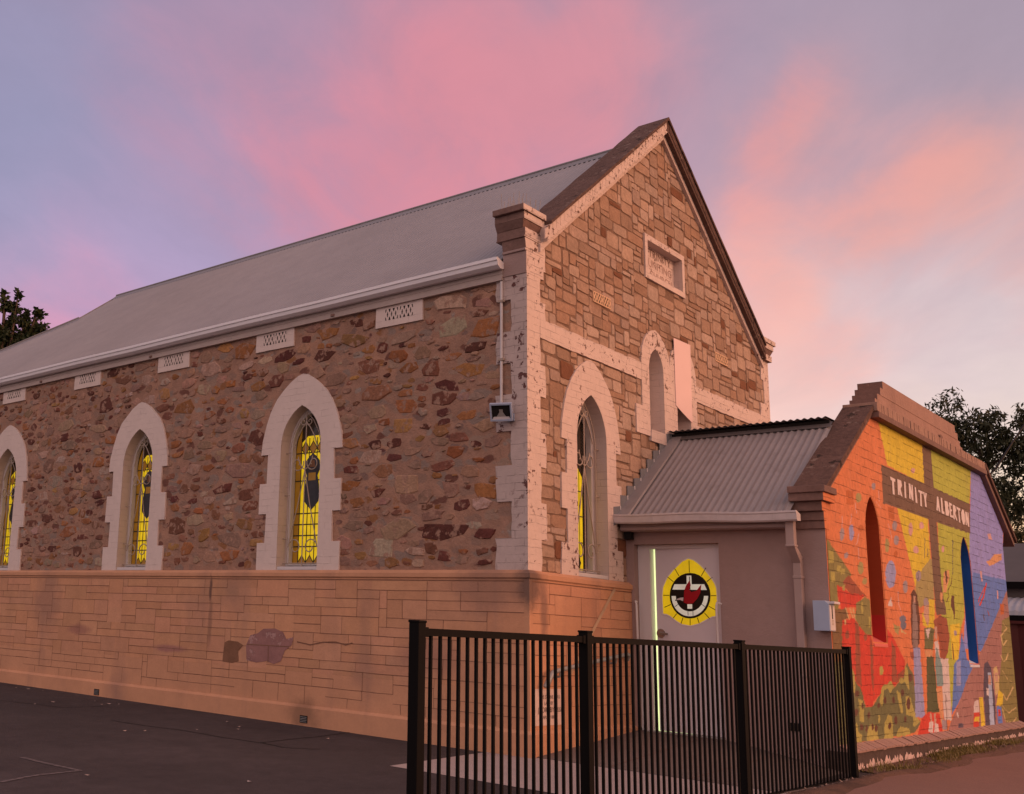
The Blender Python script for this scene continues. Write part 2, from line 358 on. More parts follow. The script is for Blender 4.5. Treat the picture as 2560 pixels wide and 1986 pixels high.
m_roof = mat('grey_roof_metal', (.28, .26, .27), .5, metal=.0, var=[(.35, .14), (2.5, .1), (9, .08)], spec=.5, streak=(3, (.22, .20, .20), .3))
m_proof = mat('porch_roof_metal', (.265, .235, .235), .55, var=[(1.0, .1), (7, .1)], spec=.5, streak=(6, (.16, .13, .12), .45))
m_lead = mat('lead_flashing', (.17, .175, .195), .6, var=(5, .2), bump=(9, .006), spec=.5)
m_gutter = mat('white_gutter', (.78, .75, .78), .3, var=(3, .06), spec=.5)
m_pgutter = mat('porch_gutter_paint', (.56, .50, .50), .45, var=[(3, .12), (12, .1)], spec=.5, spots=[((.2, .1, .07), 14, .68)])
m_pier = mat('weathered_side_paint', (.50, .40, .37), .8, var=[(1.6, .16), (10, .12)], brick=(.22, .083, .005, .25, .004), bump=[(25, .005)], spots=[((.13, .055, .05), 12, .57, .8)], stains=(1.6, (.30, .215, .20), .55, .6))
m_fascia = mat('fascia_paint', (.44, .36, .33), .7, var=[(2, .12), (10, .1)], spots=[((.2, .13, .1), 8, .66)])
m_white = mat('white_timber', (.62, .58, .58), .55, var=(4, .07))
m_sillm = mat('dark_void', (.012, .010, .010), .9)
m_dark = mat('dark_glass', (.05, .033, .022), .2, var=(9, .4), spec=.5)
m_yglass = mat('lit_yellow_glass', (.5, .38, .02), .3, emit=((.84, .545, .006), .58), bump=(60, .001))
m_aglass = mat('amber_glass', (.20, .10, .015), .3, emit=((.42, .17, .012), .26), bump=(60, .001))
m_came = mat('lead_came', (.03, .025, .02), .6)
m_shield = mat('dark_leadlight', (.035, .035, .045), .35, var=(20, .4))
m_iron = mat('painted_iron', (.38, .30, .25), .6)
m_render = mat('mauve_render', (.335, .235, .215), .9, var=[(1.2, .1), (8, .08)], bump=[(22, .006), (70, .002)], streak=(3, (.24, .16, .14), .3))
m_door = mat('door_paint', (.63, .59, .63), .5, var=[(1.5, .07), (9, .03)])
m_black = mat('black_powder_coat', (.005, .004, .004), .6, spec=.08)
m_box = mat('mailbox_enamel', (.35, .42, .56), .4, var=(8, .06))
m_steel = mat('galvanised_steel', (.30, .29, .28), .45, metal=.15, var=(12, .25))
m_chrome = mat('satin_chrome', (.35, .34, .34), .3, metal=.9)
# ------------------------------------------------------------------ ground
def ground_sheet(name, xs, ys, d, mt, mask=None):
    b = MB()
    for i in range(len(xs) - 1):
        for j in range(len(ys) - 1):
            cx, cy = (xs[i] + xs[i + 1]) / 2, (ys[j] + ys[j + 1]) / 2
            if mask and not mask(cx, cy): continue
            b.face([FG(xs[i], ys[j], d), FG(xs[i + 1], ys[j], d), FG(xs[i + 1], ys[j + 1], d), FG(xs[i], ys[j + 1], d)], 0, True)
    o = build(name, b, mt, normals=False); o['kind'] = 'structure'; return o
m_asph = mat('asphalt', (.068, .054, .055), .9, var=[(.35, .32), (1.6, .3), (7, .25), (120, .55)], bump=[(140, .012), (30, .006)], stains=(.5, (.066, .054, .053), .5, .6), spec=.2)
m_conc = mat('path_concrete', (.37, .30, .285), .9, var=[(1.2, .12), (12, .1)], bump=[(60, .004)], stains=(1.6, (.25, .18, .16), .6, .5))
m_slab = mat('porch_slab', (.155, .12, .11), .9, var=[(.9, .22), (6, .18)], bump=[(50, .005)], stains=(1.0, (.30, .235, .215), .62, .5))
m_dirt = mat('dirt', (.155, .085, .062), .98, var=[(1.5, .25), (14, .35), (60, .4)], bump=[(25, .02), (90, .012)], stains=(2.0, (.075, .045, .035), .47, .8))
m_walk = mat('footpath_gravel', (.235, .13, .105), .95, var=[(1.5, .12), (60, .3)], bump=[(120, .006)])
m_wpaint = mat('worn_line_paint', (.13, .105, .105), .9, var=(30, .5))
m_crack = mat('crack_sealant', (.008, .007, .007), .9)
gxs = [-400, -120, -40, -14] + [-12 + .5 * i for i in range(49)] + [14, 20, 40, 120, 400]
gys = [-400, -100, -30, -10] + [-8 + .5 * i for i in range(50)] + [20, 40, 120, 400]
ground_sheet('ground', gxs, gys, 0, m_asph)
fr = lambda a, b, n: [a + (b - a) * i / n for i in range(n + 1)]
ground_sheet('concrete_path', fr(-1.68, 0, 8), fr(-2.46, .42, 8), .004, m_conc)
GROUND = {"crack":[[[-1.737,4.505],[-1.718,3.918],[-1.624,3.401],[-1.639,2.671],[-1.588,2.169]],[[-1.588,2.169],[-1.159,2.187],[-0.659,2.178],[0.032,2.242]],[[-1.588,2.169],[-1.639,1.79],[-1.409,1.51]],[[-1.649,7.08],[-1.538,6.666],[-1.416,5.923],[-0.794,5.809]]],"paint":[[[-4.155,2.654],[-4.155,2.243],[-4.15,1.777]],[[-4.977,1.691],[-4.536,1.797],[-4.15,1.777]]],"leaves":[[-0.434,8.589],[-0.402,8.302],[-0.371,7.957],[-1.518,6.441],[-1.173,6.523],[-0.597,6.356],[-0.766,5.986],[-0.65,5.977],[-0.559,5.875],[-2.028,3.524],[-1.456,3.307],[-0.653,3.663],[-0.865,3.24],[-1.028,3.087],[0.043,2.809],[-0.753,1.981],[-4.247,1.545],[-3.362,0.543],[-2.227,3.627]],"dirt":[[0.806,-2.895],[1.578,-2.857],[2.223,-2.833],[3.115,-2.927],[4.205,-2.955],[5.981,-2.944]]}
# the verge and the footpath of the street side
def foot_edge(x):
    e = -2.66 - .045 * max(0, min(3, x - 2)) * .6 if x > 2 else -2.66
    return e - .07 * math.sin(x * 1.9 + .7) - .035 * math.sin(x * 4.3 + 1) - .012 * math.sin(x * 11)
b = MB(); ex = fr(-6, 30, 120)
for x0, x1 in zip(ex, ex[1:]):
    for k in range(6):
        f0, f1 = k / 6, (k + 1) / 6
        y = lambda x, f: -2.462 + (foot_edge(x) - .05 + 2.462) * f
        b.face([FG(x0, y(x0, f0), .004 + .03 * math.sin(f0 * 3.1)), FG(x1, y(x1, f0), .004 + .03 * math.sin(f0 * 3.1)), FG(x1, y(x1, f1), .004 + .03 * math.sin(f1 * 3.1)), FG(x0, y(x0, f1), .004 + .03 * math.sin(f1 * 3.1))], 0, True)
    if x0 >= 2.1:
        b.face([FG(x0, -2.19, .03), FG(x1, -2.19, .03), FG(x1, -2.462, .004), FG(x0, -2.462, .004)], 0, True)
o = build('verge', b, m_dirt, normals=False); o['kind'] = 'structure'
b = MB()
for x0, x1 in zip(ex, ex[1:]):
    b.face([FG(x0, foot_edge(x0), .012), FG(x1, foot_edge(x1), .012), FG(x1, -4.6, .012), FG(x0, -4.6, .012)], 0, True)
o = build('footpath', b, m_walk, normals=False); o['kind'] = 'structure'
# sloping slab in front of the porch door
b = MB()
sx = fr(-.002, PX, 6)
def slab_z(x, y): return .318 + (.50 - .318) * max(0, x) / PX * min(1, max(-.12, (y + 2.25) / 1.1)) + .0052 * y
sy = fr(-2.44, -.05, 14)
for x0, x1 in zip(sx, sx[1:]):
    for y0, y1 in zip(sy, sy[1:]):
        b.face([(x0, y0, slab_z(x0, y0)), (x1, y0, slab_z(x1, y0)), (x1, y1, slab_z(x1, y1)), (x0, y1, slab_z(x0, y1))], 0, True)
    b.face([(x0, -2.44, .2), (x1, -2.44, .2), (x1, -2.44, slab_z(x1, -2.44)), (x0, -2.44, slab_z(x0, -2.44))])
b.face([(-.002, -2.44, .2), (-.002, -.05, .2), (-.002, -.05, slab_z(0, 0)), (-.002, -2.44, slab_z(0, -2.44))])
for q in (-.85, -1.62):                              # joints of the slab
    b.face([(-.002, q, slab_z(0, q) + .002), (PX, q, slab_z(PX, q) + .002), (PX, q - .008, slab_z(PX, q) + .002), (-.002, q - .008, slab_z(0, q) + .002)], 1)
o = build('porch_slab', b, [m_slab, m_joint], normals=False); o['kind'] = 'structure'
for nm, lines, w, mt in (('line_marking', GROUND['paint'], .05, m_wpaint), ('crack_seam', GROUND['crack'], .018, m_crack)):
    b = MB()
    for l in lines:
        pts = []
        for (a0, b0), (a1, b1) in zip(l, l[1:]):
            for k in range(5): pts.append((a0 + (a1 - a0) * k / 5 + random.uniform(-.008, .008), b0 + (b1 - b0) * k / 5 + random.uniform(-.008, .008)))
        pts.append(l[-1]); b.strip(FG, pts, w, .004)
    o = build(nm, b, mt, normals=False); o['kind'] = 'structure'

# ------------------------------------------------------------------ church
church = thing('church', 'tall gabled stone church with lancet windows and a grey metal roof', 'church', (0, 0, .3))
ZP = 2.15; W_ = 6.906; CX = 3.453; YE = 16.1
def arch(w, zs, za, n=9):
    """right half of a pointed arch from spring to apex"""
    h = za - zs; r = (h * h + w * w) / (2 * w)
    a1 = math.asin(min(1, h / r))
    return [(w - r + r * math.cos(a1 * k / n), zs + r * math.sin(a1 * k / n)) for k in range(n + 1)]
def lancet(c, w, z0, zs, za, n=9):
    a = arch(w, zs, za, n)
    rt = [(w, z0)] + a
    return [(c + x, z) for x, z in rt] + [(c - x, z) for x, z in rt[-2::-1]]
WIN_Y = [3.225, 6.507, 10.13]
holes = [lancet(y, .342, ZP, 3.72, 4.238) for y in WIN_Y]
side_mb = MB()
side_mb.prism(FS, [(.02, .25), (YE, .25), (YE, 5.40), (.02, 5.40)], -.3, 0, 0, holes, jambs=False)
# back and far walls keep the church closed
b = MB(); b.box(6.6, W_, .02, YE, .25, 5.40); b.box(.3, 6.6, YE - .3, YE, .25, 5.40)
build('rear_wall', b, [m_rubble], church)

# stones of the rubble wall, each a low irregular boss
def in_opening(y, z, mar):
    for c in WIN_Y:
        if abs(y - c) < .60 + mar and z < 3.8: return True
        if z >= 3.8 and z < 4.66 and abs(y - c) < (.66 + mar) * math.sqrt(max(0, (4.68 - z) / .88)): return True
    return False
def pick(w):
    r = random.random() * sum(w)
    for i, v in enumerate(w):
        r -= v
        if r <= 0: return i
    return 0
stone_cols = [(.105, .038, .032), (.27, .12, .055), (.30, .165, .075), (.27, .175, .14), (.34, .26, .225), (.16, .07, .052), (.30, .20, .16), (.22, .11, .075)]
b = side_mb; placed = []
def try_stone(big, y=None, z=None, ci=None):
    y = random.uniform(.2, 12.8) if y is None else y; z = random.uniform(2.22, 5.28) if z is None else z
    sz = big * random.uniform(.7, 1.3)
    if ci is None and y > 6: sz *= .85
    ra, rb = sz * random.uniform(.85, 1.45), sz * random.uniform(.40, .72)
    lim = .36 if True else 0
    if y - ra < lim - .08 or z - rb < 2.17 or z + rb > 5.33: return
    if in_opening(y, z, ra * .9): return
    for c in (1.707, 3.768, 5.833, 7.949, 10.091):
        if abs(y - c) < .36 + ra and z + rb > 5.03: return
    for (py, pz, pa, pb) in placed:
        if abs(py - y) < (pa + ra) * .86 and abs(pz - z) < (pb + rb) * .86: return
    placed.append((y, z, ra, rb))
    near = max(0, 1 - y / 7)
    if ci is None: ci = pick([.8 + .6 * near, .7 + 1.2 * near, .4 + .6 * near, 2.2, 1.6, 1.0, 2.2, 1.2])
    c = stone_cols[ci]; k = random.uniform(.75, 1.25); c = tuple(min(.6, v * k * random.uniform(.92, 1.08)) for v in c)
    n = random.choice((5, 6, 6, 7, 8)); tilt = random.uniform(-.25, .25); ph = random.random()
    ring = []; sq = random.uniform(.25, .8)
    for i in range(n):
        t = 2 * math.pi * (i + ph + random.uniform(-.3, .3)) / n
        ct, st = math.cos(t), math.sin(t)
        e = (abs(ct) ** (2 + 3 * sq) + abs(st) ** (2 + 3 * sq)) ** (-1 / (2 + 3 * sq))
        q = random.uniform(.78, 1.14) * e
        ring.append((y + ra * q * ct, z + rb * q * st + tilt * ra * q * ct * .5))
    pr = random.uniform(.004, .017)
    i0 = len(b.v)
    vs = [FS(a, z_, -.004) for a, z_ in ring] + [FS(y + (a - y) * .86, z + (z_ - z) * .84, pr * random.uniform(.6, 1.1)) for a, z_ in ring] + [FS(y + random.uniform(-.3, .3) * ra, z + random.uniform(-.3, .3) * rb, pr * random.uniform(.7, 1.5))]
    fs = [(i, (i + 1) % n, n + (i + 1) % n, n + i) for i in range(n)] + [(n + i, n + (i + 1) % n, 2 * n) for i in range(n)]
    b.raw(vs, fs, 1, False, c)
# the large coloured stones one notices first
for y, z, s_, ci in [(.62, 4.62, .10, 0), (1.95, 4.80, .10, 0), (.95, 4.55, .12, 1), (1.62, 4.2, .15, 1), (1.55, 4.5, .12, 1), (1.02, 4.22, .15, 0), (.35, 4.5, .10, 1), (1.3, 3.78, .10, 0), (1.28, 3.45, .12, 0), (1.05, 3.3, .13, 5), (2.4, 3.35, .14, 0), (2.42, 2.62, .21, 0), (.5, 2.68, .22, 2), (1.35, 3.95, .13, 4), (1.1, 3.7, .12, 2), (.8, 2.85, .13, 0), (1.9, 2.4, .16, 4), (1.42, 2.36, .17, 4), (.55, 2.35, .12, 5), (2.0, 3.05, .12, 0), (1.7, 2.8, .13, 5), (1.2, 2.75, .15, 3), (4.45, 2.35, .22, 1), (4.2, 2.75, .16, 2), (2.9, 4.85, .14, 0), (4.3, 4.75, .09, 0), (2.05, 4.4, .11, 2), (5.25, 3.1, .11, 0), (5.65, 3.15, .10, 0), (5.2, 3.4, .10, 5), (7.35, 2.65, .11, 5), (7.5, 3.3, .13, 0), (8.6, 2.5, .12, 0), (7.3, 4.5, .10, 0), (5.0, 4.3, .11, 1), (.9, 3.45, .13, 1), (.75, 3.85, .12, 1), (2.3, 2.95, .11, 1), (1.75, 3.62, .10, 0)]:
    try_stone(s_, y, z, ci)
for k in range(900): try_stone(.17)
for k in range(2600): try_stone(.12)
for k in range(3600): try_stone(.07)
for k in range(1500): try_stone(.04)
build('side_wall', b, [m_rubble, m_rstone], church)

# ---- gable wall
GAP = [(0.02, .25), (W_ - .02, .25), (W_ - .02, 5.72), (CX, 8.40), (.02, 5.72)]
L1 = lancet(3.063, .203, 4.06, 4.86, 5.15); L2 = lancet(3.853, .203, 4.06, 4.86, 5.15)
PLQ = (2.835, 4.009, 6.06, 6.657)
plq_h = [(PLQ[0] + .075, PLQ[2] + .075), (PLQ[1] - .075, PLQ[2] + .075), (PLQ[1] - .075, PLQ[3] - .075), (PLQ[0] + .075, PLQ[3] - .075)]
BWX = 1.360
gable_mb = b = MB()
b.prism(FF, GAP, -.3, 0, 0, [lancet(BWX, .342, ZP, 3.72, 4.238), L1, L2, plq_h], jambs=False)
def clip(poly, a, b_, c):                              # keep a*x + b*z <= c
    out = []
    for i in range(len(poly)):
        p, q = poly[i], poly[(i + 1) % len(poly)]
        fp, fq = a * p[0] + b_ * p[1] - c, a * q[0] + b_ * q[1] - c
        if fp <= 0: out.append(p)
        if (fp < 0) != (fq < 0) and fp != fq:
            t = fp / (fp - fq); out.append((p[0] + (q[0] - p[0]) * t, p[1] + (q[1] - p[1]) * t))
    return out
def ashlar(x0, x1, z0, z1, ux, uz, sizes):
    """random squared rubble: rectangles that fill a grid"""
    nx, nz = int(round((x1 - x0) / ux)), int(round((z1 - z0) / uz)); used = [[0] * nx for _ in range(nz)]; out = []
    for j in range(nz):
        for i in range(nx):
            if used[j][i]: continue
            w, h = random.choice(sizes)
            while h > 1 and j + h > nz: h -= 1
            k = 0
            while k < w and i + k < nx and not any(used[min(nz - 1, j + q)][i + k] for q in range(h)): k += 1
            if k == 0: k = 1; h = 1
            for q in range(h):
                for r in range(k): used[j + q][i + r] = 1
            out.append((x0 + i * ux, x0 + (i + k) * ux, z0 + j * uz, z0 + (j + h) * uz))
    return out
gcols = [(.42, .29, .215), (.39, .26, .19), (.44, .31, .235), (.37, .24, .17), (.46, .335, .265), (.35, .215, .145), (.41, .29, .23)]
b = gable_mb
sl = (8.40 - 5.72) / (CX - .02)
for x0, x1, z0, z1 in ashlar(0, 6.9, 2.15, 8.45, .077, .070, [(2, 1), (3, 1), (4, 1), (5, 2), (3, 2), (4, 2), (3, 2), (2, 2), (4, 3), (3, 3), (5, 1), (4, 2), (6, 2)]):
    g = random.uniform(.002, .007)
    q = [(x0 + g + random.uniform(-.012, .014), z0 + g + random.uniform(-.01, .012)), (x1 - g + random.uniform(-.014, .012), z0 + g + random.uniform(-.01, .012)),
         (x1 - g + random.uniform(-.014, .012), z1 - g + random.uniform(-.012, .01)), (x0 + g + random.uniform(-.012, .014), z1 - g + random.uniform(-.012, .01))]
    # clip rounded corners
    pts = []
    for i in range(4):
        p, a_, c_ = Vector(q[i]), Vector(q[i - 1]), Vector(q[(i + 1) % 4])
        t = random.uniform(.06, .2)
        pts += [tuple(p.lerp(a_, t)), tuple(p.lerp(c_, t * .8))]
    for cx, w, zt in ((BWX, .44, 4.2), (3.063, .29, 5.2), (3.853, .29, 5.2), (3.42, .56, 6.62)):
        zb = {3.42: 6.09, BWX: 0}.get(cx, 4.0)
        if x1 > cx - w and x0 < cx + w and z1 > zb and z0 < zt:
            if (x0 + x1) / 2 < cx: pts = clip(pts, 1, 0, cx - w)
            else: pts = clip(pts, -1, 0, -(cx + w))
            if len(pts) < 3: break
    if len(pts) >= 3: pts = clip(pts, -sl, 1, 5.72 - .03 - sl * .02)
    if len(pts) >= 3: pts = clip(pts, sl, 1, 8.40 + sl * CX - .03)
    if len(pts) < 3: continue
    if sum(p[0] * pts[(i + 1) % len(pts)][1] - p[1] * pts[(i + 1) % len(pts)][0] for i, p in enumerate(pts)) < .002: continue
    cx, cz = sum(p[0] for p in pts) / len(pts), sum(p[1] for p in pts) / len(pts)
    c = random.choice(gcols); k = random.uniform(.86, 1.12); c = tuple(v * k for v in c)
    if random.random() < .05: c = (.20, .085, .045)
    n = len(pts); pr = random.uniform(.005, .013)
    vs = [FF(a, z_, -.003) for a, z_ in pts] + [FF(cx + (a - cx) * .93, cz + (z_ - cz) * .92, pr * random.uniform(.8, 1.1)) for a, z_ in pts] + [FF(cx, cz, pr * 1.1)]
    b.raw(vs, [(i, (i + 1) % n, n + (i + 1) % n, n + i) for i in range(n)] + [(n + i, n + (i + 1) % n, 2 * n) for i in range(n)], 1, False, c)
build('gable_wall', b, [m_gmortar, m_gstone], church)

# ---- quoins of the two visible corners
b = MB()
zs_ = [ZP, 2.48, 2.865, 3.25, 3.62, 4.02, 4.37, 4.72, 5.08, 5.45, 5.86]
def rough_edge(pts):                                   # uneven brick edges along one side
    return pts
sideL = []; faceL = []
for k in range(len(zs_) - 1):
    ws = .36 if k % 2 == 0 else .17
    wf = .255 if k % 2 == 0 else .36
    if k == 9: ws = .235
    sideL.append((zs_[k], zs_[k + 1], ws)); faceL.append((zs_[k], zs_[k + 1], wf))
def stepped(rows, jit=.012):
    pts = []
    for z0, z1, w in rows:
        n = 4
        for i in range(n + 1): pts.append((w + random.uniform(-jit, jit), z0 + (z1 - z0) * i / n))
    return pts
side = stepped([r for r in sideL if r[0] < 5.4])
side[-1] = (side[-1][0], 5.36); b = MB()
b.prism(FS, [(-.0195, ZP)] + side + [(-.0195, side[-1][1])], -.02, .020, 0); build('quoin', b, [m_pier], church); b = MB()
face = stepped(faceL)
b.prism(FF, [(-.0185, ZP)] + face + [(-.0185, 5.86)], -.019, .022, 0)
build('quoin', b, [m_cream], church); b = MB()
fr_ = [(W_ + .02 - w * (.8 if z0 > 4.9 else 1), z) for (z0, z1, w0), (w, z) in zip([r for r in faceL for _ in range(5)], face)]
b.prism(FF, [(W_ + .02, ZP)] + fr_ + [(W_ + .02, 5.86)], -.02, .022, 0)
build('quoin', b, [m_cream], church)
# ---- string course of the gable
b = MB()
def wob(x0, x1, z0, z1, n=24, j=.006):
    return [(x0 + (x1 - x0) * i / n, z0 + random.uniform(-j, j)) for i in range(n + 1)] + [(x1 - (x1 - x0) * i / n, z1 + random.uniform(-j, j)) for i in range(n + 1)]
b.prism(FF, wob(.25, 2.66, 4.675, 4.892), -.01, .024, 0); build('string_course', b, [m_cream], church); b = MB()
b.prism(FF, wob(4.25, 6.64, 4.675, 4.892), -.01, .024, 0)
build('string_course', b, [m_cream], church)

# ---- the windows
def surround_poly(c, half, inner, z0):
    rt = [(.697, ZP), (.697, 2.496), (.565, 2.496), (.565, 2.866), (.693, 2.866), (.693, 3.258), (.572, 3.258), (.572, 3.636), (.693, 3.636), (.668, 3.83), (.62, 4.03), (.55, 4.20), (.45, 4.36), (.33, 4.47), (.21, 4.56), (.08, 4.63), (0, 4.65)]
    rt = [(x + random.uniform(-.006, .006) * (x > 0), z) for x, z in rt]; lt = [(-x + random.uniform(-.006, .006) * (x > 0), z) for x, z in rt[:-1]]
    return [(c + x, z) for x, z in rt] + [(c + x, z) for x, z in lt[::-1]]
def spiral(cx, cz, r0, turns, a0, sgn, n=22):
    return [(cx + sgn * r0 * (1 - .72 * k / n) * math.cos(a0 + turns * 2 * math.pi * k / n), cz + r0 * (1 - .72 * k / n) * math.sin(a0 + turns * 2 * math.pi * k / n)) for k in range(n + 1)]
def church_window(fn, c, lit, off):
    zs, za = 3.72, 4.238
    inner = lancet(c, .342, ZP, zs, za)
    # window frame (the part itself), then its own pieces
    b = MB()
    fo = lancet(c, .343, ZP + .0, zs, za - .002); fi = lancet(c, .292, ZP + .075, zs, za - .075)
    b.prism(fn, fo, -.21, -.145, 0, [fi]); b.prism(fn, [(c - .3, ZP + .066), (c + .3, ZP + .066), (c + .3, ZP + .082), (c - .3, ZP + .082)], -.21, -.10, 0)
    win = build('window', b, [m_white], church, off)
    b = MB(); b.prism(fn, surround_poly(c, 0, 0, 0), -.004, .026, 0, [inner], jambs=False)
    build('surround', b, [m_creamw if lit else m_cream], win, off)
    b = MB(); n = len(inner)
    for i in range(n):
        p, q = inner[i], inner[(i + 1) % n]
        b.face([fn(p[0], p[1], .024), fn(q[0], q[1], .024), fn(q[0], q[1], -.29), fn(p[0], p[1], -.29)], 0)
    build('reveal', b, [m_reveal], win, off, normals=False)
    # leadlight
    b = MB(); gl = lancet(c, .30, ZP + .07, zs, za - .07)
    b.sheet(fn, gl, -.225, 2)
    if lit:
        b.sheet(fn, [(c - .298, ZP + .08), (c - .205, ZP + .08), (c - .205, 3.98), (c - .27, 3.84), (c - .298, 3.7)], -.222, 1)
        b.sheet(fn, [(c + .298, ZP + .08), (c + .205, ZP + .08), (c + .205, 3.98), (c + .27, 3.84), (c + .298, 3.7)], -.222, 1)
        b.sheet(fn, [(c - .20, ZP + .08), (c + .20, ZP + .08), (c + .20, 3.80), (c + .10, 3.88), (c - .10, 3.88), (c - .20, 3.80)], -.222, 0)
        for x in (-.2, -.135, -.067, 0, .067, .135, .2): b.strip(fn, [(c + x, ZP + .08), (c + x, 3.85)], .015 if x in (-.2, -.067, .067, .2) else .008, -.218, 3)
        for z in (2.46, 2.60, 2.74, 2.88, 3.30, 3.66): b.strip(fn, [(c - .29, z), (c + .29, z)], .015, -.217, 3)
        for z0 in (2.26, 3.72):                       # rows of pointed quarries
            for x in (-.133, 0, .133):
                b.sheet(fn, [(c + x - .062, z0), (c + x, z0 + .085), (c + x + .062, z0), (c + x, z0 - .085)], -.2165, 1)
                b.strip(fn, [(c + x - .066, z0), (c + x, z0 + .09), (c + x + .066, z0), (c + x, z0 - .09), (c + x - .066, z0)], .012, -.2155, 3)
        em = [(-.12, 3.55), (-.05, 3.62), (0, 3.65), (.05, 3.62), (.12, 3.55), (.13, 3.44), (.09, 3.36), (.12, 3.24), (.13, 3.10), (.12, 3.03), (.06, 2.97), (0, 2.92), (-.06, 2.97), (-.12, 3.03), (-.13, 3.10), (-.12, 3.24), (-.09, 3.36), (-.13, 3.44)]
        b.sheet(fn, [(c + x, z) for x, z in em], -.2150, 4)
        b.sheet(fn, [(c - .06, 3.30), (c + .065, 3.30), (c + .065, 3.40), (c - .06, 3.40)], -.2140, 1)
        b.sheet(fn, [(c - .045, 3.47), (c + .05, 3.47), (c + .03, 3.56), (c - .03, 3.56)], -.2140, 5)
    else:
        b.sheet(fn, [(c + .06, ZP + .08), (c + .215, ZP + .08), (c + .215, 3.32), (c + .12, 3.42), (c + .06, 3.34)], -.222, 0)
        b.sheet(fn, [(c - .29, ZP + .08), (c + .055, ZP + .08), (c + .055, 3.3), (c - .29, 3.2)], -.222, 1)
        for x in (-.2, -.10, .055, .135, .217, .26): b.strip(fn, [(c + x, ZP + .08), (c + x, 3.95)], .012, -.218, 3)
        for z in (2.56, 2.86, 3.15, 3.5): b.strip(fn, [(c - .29, z), (c + .29, z)], .012, -.217, 3)
        for k in range(44): b.strip(fn, [(c + .22, 2.28 + k * .04), (c + .28, 2.28 + k * .04)], .012, -.2195, 3)
        b.sheet(fn, [(c + .06, 2.33), (c + .11, 2.41), (c + .16, 2.33), (c + .11, 2.25)], -.2165, 3)
    build('pane', b, [m_yglass, m_aglass, m_dark, m_came, m_shield, m_bpatch], win, off, normals=False)
    # wrought iron grille
    b = MB(); D = -.075
    def rod(pts, r=.0075): b.tube([fn(c + x, z, D) for x, z in pts], r, 6)
    rod([(0, ZP + .03), (0, 4.17)], .0085)
    for s in (-1, 1):
        rod([(0, 3.42), (s * .10, 2.98), (s * .20, 2.62), (s * .245, 2.44)])
        rod(spiral(s * .13, 2.44, .115, 1.05, 0, s))
        rod([(0, 3.42)] + [(s * (.02 + .10 * math.sin(k / 8 * math.pi / 2)), 3.42 + .17 * k / 8) for k in range(1, 9)])
        rod(spiral(s * .13, 3.50, .105, 1.15, math.pi * .9, s))
        rod([(0, 4.02), (s * .06, 3.97), (s * .14, 3.85), (s * .20, 3.70)])
        rod(spiral(s * .055, 4.04, .05, 1.1, math.pi, s))
        for z in (2.55, 3.1, 3.65): rod([(s * .25, z), (s * .338, z)], .006)
        rod([(s * .262, ZP + .09), (s * .262, 3.70), (s * .22, 3.88), (s * .12, 4.05), (0, 4.17)], .006)
    for z in (ZP + .09,): rod([(-.33, z), (.33, z)], .007)
    build('grille', b, [m_iron], win, off)
    b = MB(); b.prism(fn, [(c - .36, ZP + .004), (c + .36, ZP + .004), (c + .36, ZP + .045), (c - .36, ZP + .045)], -.2, .012, 0)
    build('sill', b, [m_white], win, off, bevel=.006)
for y in WIN_Y: church_window(FS, y, True, (0, y, ZP))
church_window(FF, BWX, False, (BWX, 0, ZP))

# ---- twin small lancets of the gable in one joined surround
def lsur(c): return [(c + x, z) for x, z in arch(.41, 4.93, 5.40, 8)]
out = [(2.487, 3.99), (2.487, 4.345), (2.655, 4.345)] + [(2 * 3.063 - x, z) for x, z in lsur(3.063)] + lsur(3.063)[-2::-1][:6] + [(3.458, 4.99)] + [(2 * 3.853 - x, z) for x, z in lsur(3.853)][2:] + lsur(3.853)[-2::-1] + [(4.262, 4.345), (4.43, 4.345), (4.43, 3.99)]
b = MB(); b.prism(FF, out, -.004, .026, 0, [L1, L2], jambs=False)
tw = build('lancet_window', b, [m_creamf], church)
b = MB()
for Lp in (L1, L2):
    n = len(Lp)
    for i in range(n):
        p, q = Lp[i], Lp[(i + 1) % n]; b.face([FF(p[0], p[1], .024), FF(q[0], q[1], .024), FF(q[0], q[1], -.29), FF(p[0], p[1], -.29)])
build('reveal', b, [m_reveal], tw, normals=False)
for c in (3.063, 3.853):
    b = MB(); b.prism(FF, lancet(c, .205, 4.06, 4.86, 5.15), -.22, -.17, 0, [lancet(c, .13, 4.10, 4.86, 5.07)]); build('frame', b, [m_white], tw)
    b = MB(); b.sheet(FF, lancet(c, .15, 4.08, 4.86, 5.09), -.20, 0); build('pane', b, [m_white], tw, normals=False)
    b = MB(); b.prism(FF, [(c - .215, 3.93), (c + .215, 3.93), (c + .20, 4.075), (c - .20, 4.075)], -.2, .04, 0); build('sill', b, [m_reveal], tw, bevel=.01)
